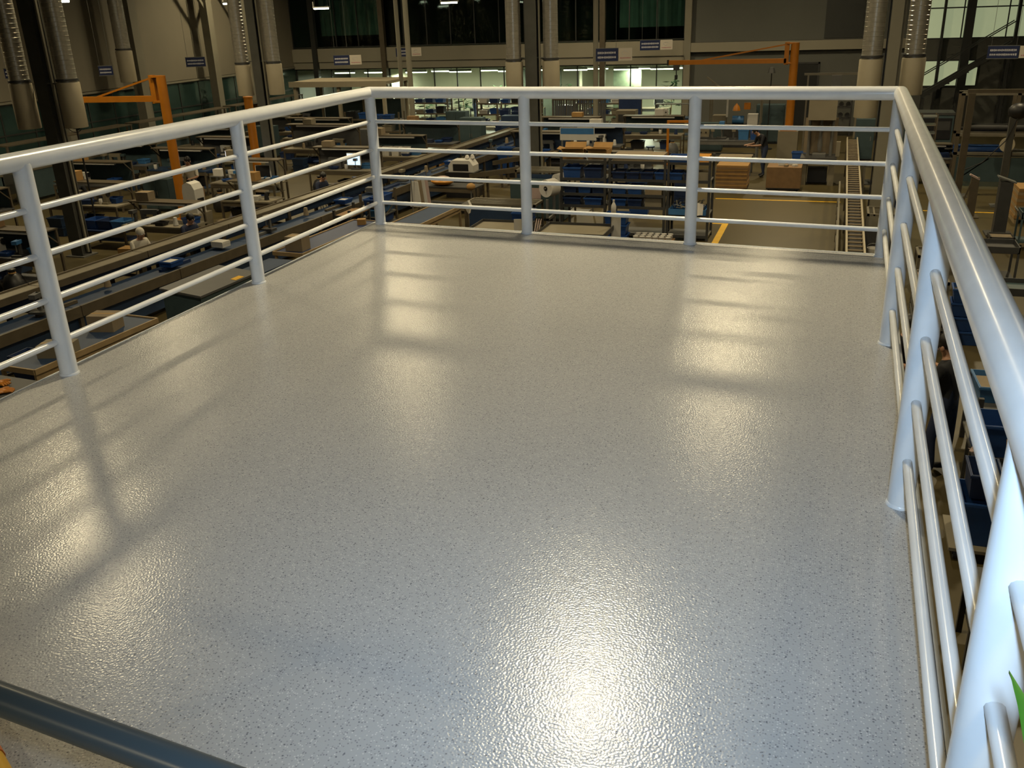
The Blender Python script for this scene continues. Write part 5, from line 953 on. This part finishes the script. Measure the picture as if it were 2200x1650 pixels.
# ---------------------------------------------------------------- more stations, machines and small goods filling the hall floor
MORE = [('station between the two left columns',-17.5,19.4,2.4,1.5,TEAL),('station behind the short orange post',-17.8,22.3,2.4,1.5,MGREY),('station before the canopy booth',-16.9,27.6,3.0,1.6,TEAL),('station left of the white hooded machine',-11.7,14.9,1.6,1.3,None),('station before the far left duct',-19.2,12.2,2.4,1.4,TEAL),('left picture edge station, nearer one',-15.6,5.6,2.3,1.35,None),
        ('left picture edge station, lower one',-12.6,4.9,2.0,1.3,TEAL),('station left of the dark far left column',-18.9,8.2,2.2,1.4,TEAL),('station behind the short garment rail',-6.2,24.6,2.2,1.5,NAVYP),('station beyond the railing centre',-6.1,28.2,2.4,1.6,TEAL),('station right of the centre column',-2.6,21.4,2.0,1.3,MGREY),('station behind the orange gate frame',-3.1,29.6,2.4,1.5,TEAL),
        ('station behind the notice board',-4.6,26.4,2.0,1.5,NAVYP),('station in front of the dark machine block',6.6,30.9-6.2,1.2,1.2,TEAL),('station left of the canopy booth',-20.9,33.2,2.2,1.6,TEAL),('station under the left office windows',-21.4,36.0,2.6,1.6,MGREY)]
rc = random.Random(23)
def jar(label, x, y, z, m2): 
    t = thing('jar', label, 'jar', (x, y, z), 0, 'jars on the stations'); MB().lathe([(.05,0),(.06,.02),(.06,.14),(.045,.17),(0,.17)],12).build('body', m2, t, True); MB().lathe([(.048,.165),(.048,.20),(0,.20)],12).build('lid', BLACK, t, True)
def cone(label, x, y, z, m2):
    t = thing('thread_cone', label, 'cone', (x, y, z), 0, 'thread cones on the stations'); MB().lathe([(.07,.01),(.045,.20),(.02,.21),(0,.21)],12).build('winding', m2, t, True); MB().lathe([(.05,0),(.05,.01),(.02,.01)],12).build('foot', CARD, t); 
def folded(label, x, y, z, m2):
    t = thing('folded_cloth', label, 'cloth', (x, y, z), rc.uniform(-.3,.3), 'folded cloths on the stations')
    for i in range(4): MB().box(-.17+rc.uniform(-.01,.01),.17+rc.uniform(-.01,.01),-.13,.13,.032*i,.032*i+.028).build('fold', m2, t)
def gadget(label, x, y, z, rz):
    t = thing('fixture', label, 'fixture', (x, y, z), rz, 'bench fixtures'); MB().box(-.15,.15,-.1,.1,0,.04).build('base', DGREY, t); MB().box(-.03,.03,.03,.09,.04,.36).build('column', STEEL, t); MB().box(-.06,.06,-.12,.1,.28,.36).build('head', rc.choice((MGREY,TEAL,BEIGE,BLUELT)), t); MB().tube((0,-.08,.28),(0,-.08,.12),.014,8).build('plunger', STEEL, t)
def dress(nm, x, y, w, up):
    spots = [-w/2+.25+i*(w-.5)/3 for i in range(4)]
    for i, sx in enumerate(spots):
        k2 = rc.randrange(5); z = ZF+.822; yy = y+rc.uniform(-.22,-.05); o = ['left','left middle','right middle','right'][i]
        if k2 == 0: jar('%s jar, %s front of the %s' % (rc.choice(('pale','white')), o, nm), x+sx, yy, z, rc.choice((WHITE,PAPER)))
        elif k2 == 1: cone('thread cone, %s front of the %s' % (o, nm), x+sx, yy, z, rc.choice((WHITE,BLUEDK,CARDL,BLACK)))
        elif k2 == 2: folded('folded cloth, %s front of the %s' % (o, nm), x+sx, yy, z, rc.choice((BLUEDK,WHITE,MGREY,BLACK,NAVYS)))
        elif k2 == 3: gadget('small bench fixture, %s front of the %s' % (o, nm), x+sx, yy, z, rc.uniform(-.4,.4))
        else: bin_('small open tray, %s front of the %s' % (o, nm), x+sx, yy, z, .26, .22, .09, rc.choice((BLUEBIN,BLACK,BLUEDK)), 0, 'small trays on the stations')
for nm, x, y, w2, up, bk in MORE:
    bench('overhead shelf '+nm, x, y, w2, .8, .82, 0, rc.choice((BEIGE,MGREY,NAVYP,MGREY)), ALUD, True, up, bk, True, group='work stations with overhead shelf')
    dress(nm, x, y, w2, up)
    for sx in (-.3,.3): bin_('%s dark crate under the %s' % ('left' if sx < 0 else 'right', nm), x+sx*w2*.8, y, ZF+.252, .5, .45, .3, rc.choice((BLUEDK,BLACK,BLUEBIN,BLACK)), 0, 'trays under the stations')
    if rc.random() < .8: carton('box on the overhead shelf of the '+nm, x+rc.uniform(-.5,.3), y+.2, ZF+up+.002, rc.uniform(.28,.45), .28, rc.uniform(.14,.24), 0, rc.choice((CARD,CARDL,KRAFT,WHITE)))
    sewing('bench machine of the '+nm, x+rc.uniform(-.25,.25), y+.16, ZF+.822, rc.uniform(-.2,.2), rc.choice((WHITE,MGREY,BEIGE)))
for nm, x, y, up in WH: dress(nm, x-.1, y-.05, 1.7, up)
# dark storage cabinets, crate piles and drums standing between the rows
def cabinet(label, x, y, w, d, h, mt):
    t = thing('storage_cabinet', label, 'cabinet', (x, y, ZF), 0, 'dark storage cabinets'); MB().box(-w/2,w/2,-d/2,d/2,.06,h).build('body', mt, t); MB().box(-w/2+.02,w/2-.02,-d/2+.02,d/2-.02,0,.06).build('plinth', BLACK, t)
    for s in (-1,1): dr = MB().box(min(0,s*w/2)+.012,max(0,s*w/2)-.012,-d/2-.014,-d/2,.1,h-.04).build('door', mt, t); MB().box(s*.04-.012,s*.04+.012,-d/2-.03,-d/2-.014,h*.5,h*.5+.14).build('handle', STEEL, dr)
for i, (x, y, h2, m2, wh) in enumerate(((-16.2,16.6,1.0,TEAL,'left of the pale coated person'),(-10.4,28.9,1.5,TEAL,'past the white tub station'),(-9.2,30.6,1.4,NAVYP,'at the far end of the belt line'),(-19.3,27.4,1.3,TEAL,'by the braced wall columns'),(-13.9,26.6,1.3,MGREY,'behind the teal partition station'),(-5.6,29.2,1.4,TEAL,'left of the pole behind the large sign'),(-1.0,30.9,1.1,TEAL,'left of the machine with the orange cone'),(5.9,33.6,1.5,TEAL,'right of the beige wall cabinet'),(-12.4,32.2,1.4,TEAL,'behind the canopy booth'),(-8.4,35.9,1.3,NAVYP,'under the lit office glass'),(-14.9,10.1-.9,1.0,NAVYP,'below the dark far left column'))):
    cabinet('dark storage cabinet '+wh, x, y, .95, .5, h2, m2)
PILES = [(-7.4,24.4,'beside the far belt line',4,BLUEBIN),(-7.3,26.0,'at the far end of the belt line',3,BLUEDK),(-3.2,20.0,'right of the centre column',3,BLUEBIN),(-.4,20.2,'behind the bin rack',3,BLUEDK),(-1.4,18.6,'behind the bin rack on the left',4,BLUEBIN),(-10.2,31.9,'before the office glass',4,BLUEDK),(-17.2,10.8,'at the far left behind the column',3,BLUEBIN),(5.6,20.0,'right of the roller conveyor',3,BLUEBIN),(5.55,18.95,'by the right duct foot',3,BLUEDK),(6.3,14.4,'right of the frame tables',3,BLUEBIN),(6.1,9.2,'right of the wire trays',4,BLUEBIN),(6.6,3.0,'right of the large blue tub',4,BLUEBIN),(6.3,1.2,'at the right edge, nearest one',3,BLUEBIN),(-5.0,8.2,'behind the lidded crate',2,BLUEDK),(2.6,27.6,'beside the orange crane post',2,BLUEBIN),(-8.0,3.2,'beside the near belt line',3,BLUEDK)]
for x, y, wh, n2, m2 in PILES:
    for i in range(n2): bin_('blue crate %s, %s from the floor' % (wh, ORD[i]), x+rc.uniform(-.02,.02), y+rc.uniform(-.02,.02), ZF+.003+.245*i, .56, .40, .24, m2, rc.uniform(-.05,.05), 'stacked blue crates', fill=(rc.choice((None,DGREY,CARDL,WHITE)) if i == n2-1 else None))
for i, (x, y, wh, m2) in enumerate(((6.9,9.9,'right of the wire trays',TEAL),(7.4,6.4,'behind the dark shelf at the right',DGREY),(6.9,12.9,'at the right of the frame tables',DGREY),(7.2,2.2,'at the right edge below the railing',TEAL))): cart('dark trolley '+wh, x, y, .9, .7, .8, 0, m2, DGREY, .08)
# goods along the belt line
for i in range(16):
    yl = -14.2+i*1.68; xw = -9.33+yl*.059+(.55 if i % 2 else .62); yw = 15.6+yl-.05*.6
    if i % 4 == 0: bin_('blue tray on the belt line, %s along from the near end' % (ORD+['eleventh','twelfth','thirteenth','fourteenth','fifteenth','sixteenth'])[i], xw, yw, ZF+.81, .34, .4, .12, BLUEBIN, -.059, 'goods on the belt line', fill=WHITE)
    elif i % 4 == 1: folded('folded cloth on the belt line, %s along from the near end' % (ORD+['eleventh','twelfth','thirteenth','fourteenth','fifteenth','sixteenth'])[i], xw, yw, ZF+.81, rc.choice((WHITE,BLUEDK,MGREY)))
    elif i % 4 == 2: gadget('small fixture on the belt line, %s along from the near end' % (ORD+['eleventh','twelfth','thirteenth','fourteenth','fifteenth','sixteenth'])[i], xw, yw, ZF+.81, rc.uniform(-.3,.3))
    else: cone('thread cone on the belt line, %s along from the near end' % (ORD+['eleventh','twelfth','thirteenth','fourteenth','fifteenth','sixteenth'])[i], xw, yw, ZF+.81, CARDL)

# stools, floor crates and refuse sacks in front of the stations
def sack(label, x, y, m2):
    t = thing('sack', label, 'sack', (x, y, ZF), 0, 'sacks on the hall floor'); MB().lathe([(.0,0),(.20,.0),(.26,.12),(.25,.35),(.17,.52),(.06,.58),(.09,.66),(0,.64)],14).build('body', m2, t, True); MB().lathe([(.075,.555),(.085,.575),(.075,.595)],12).build('tie', CARD, t)
STN = [(nm, x, y, 1.9) for nm, x, y, up in WH if nm != 'dark far left station'] + [(nm, x, y, w2) for nm, x, y, w2, up, bk in MORE]
for i, (nm, x, y, w2) in enumerate(STN):
    if x > 0: continue
    stool('dark stool in front of the '+nm, x+rc.uniform(-.2,.2), y-.68, .44)
    for sx, o in ((-1,'left'),(1,'right')):
        k2 = rc.randrange(4); xx = x+sx*(w2/2-.3); yy = y-.66
        if xx < -21.4 or ('blue bin table' in nm and sx > 0): continue
        if k2 == 0: bin_('dark crate on the floor, %s front of the %s' % (o, nm), xx, yy, ZF+.002, .5, .38, .3, rc.choice((BLUEDK,BLACK,BLUEBIN,NAVYP)), rc.uniform(-.2,.2), 'floor crates', fill=rc.choice((None,CARDL,DGREY,WHITE)))
        elif k2 == 1: sack('dark sack, %s front of the %s' % (o, nm), xx, yy, rc.choice((BLACK,BLUEDK,MGREY)))
        elif k2 == 2: carton('carton on the floor, %s front of the %s' % (o, nm), xx, yy, ZF+.002, .44, .36, .32, rc.uniform(-.2,.2), rc.choice((KRAFT,CARDL,CARD)))
        else:
            for q in range(2): bin_('%s of two stacked navy crates, %s front of the %s' % (['lower','upper'][q], o, nm), xx, yy, ZF+.002+.265*q, .5, .36, .26, rc.choice((BLUEDK,NAVYP,BLACK)), 0, 'floor crates')
for x, wh in ((-.62,'beside the cream control box'),(.15,'beside the drill press')): gadget('small press on the grey machine bench '+wh, x, 28.35, ZF+.802, .2)
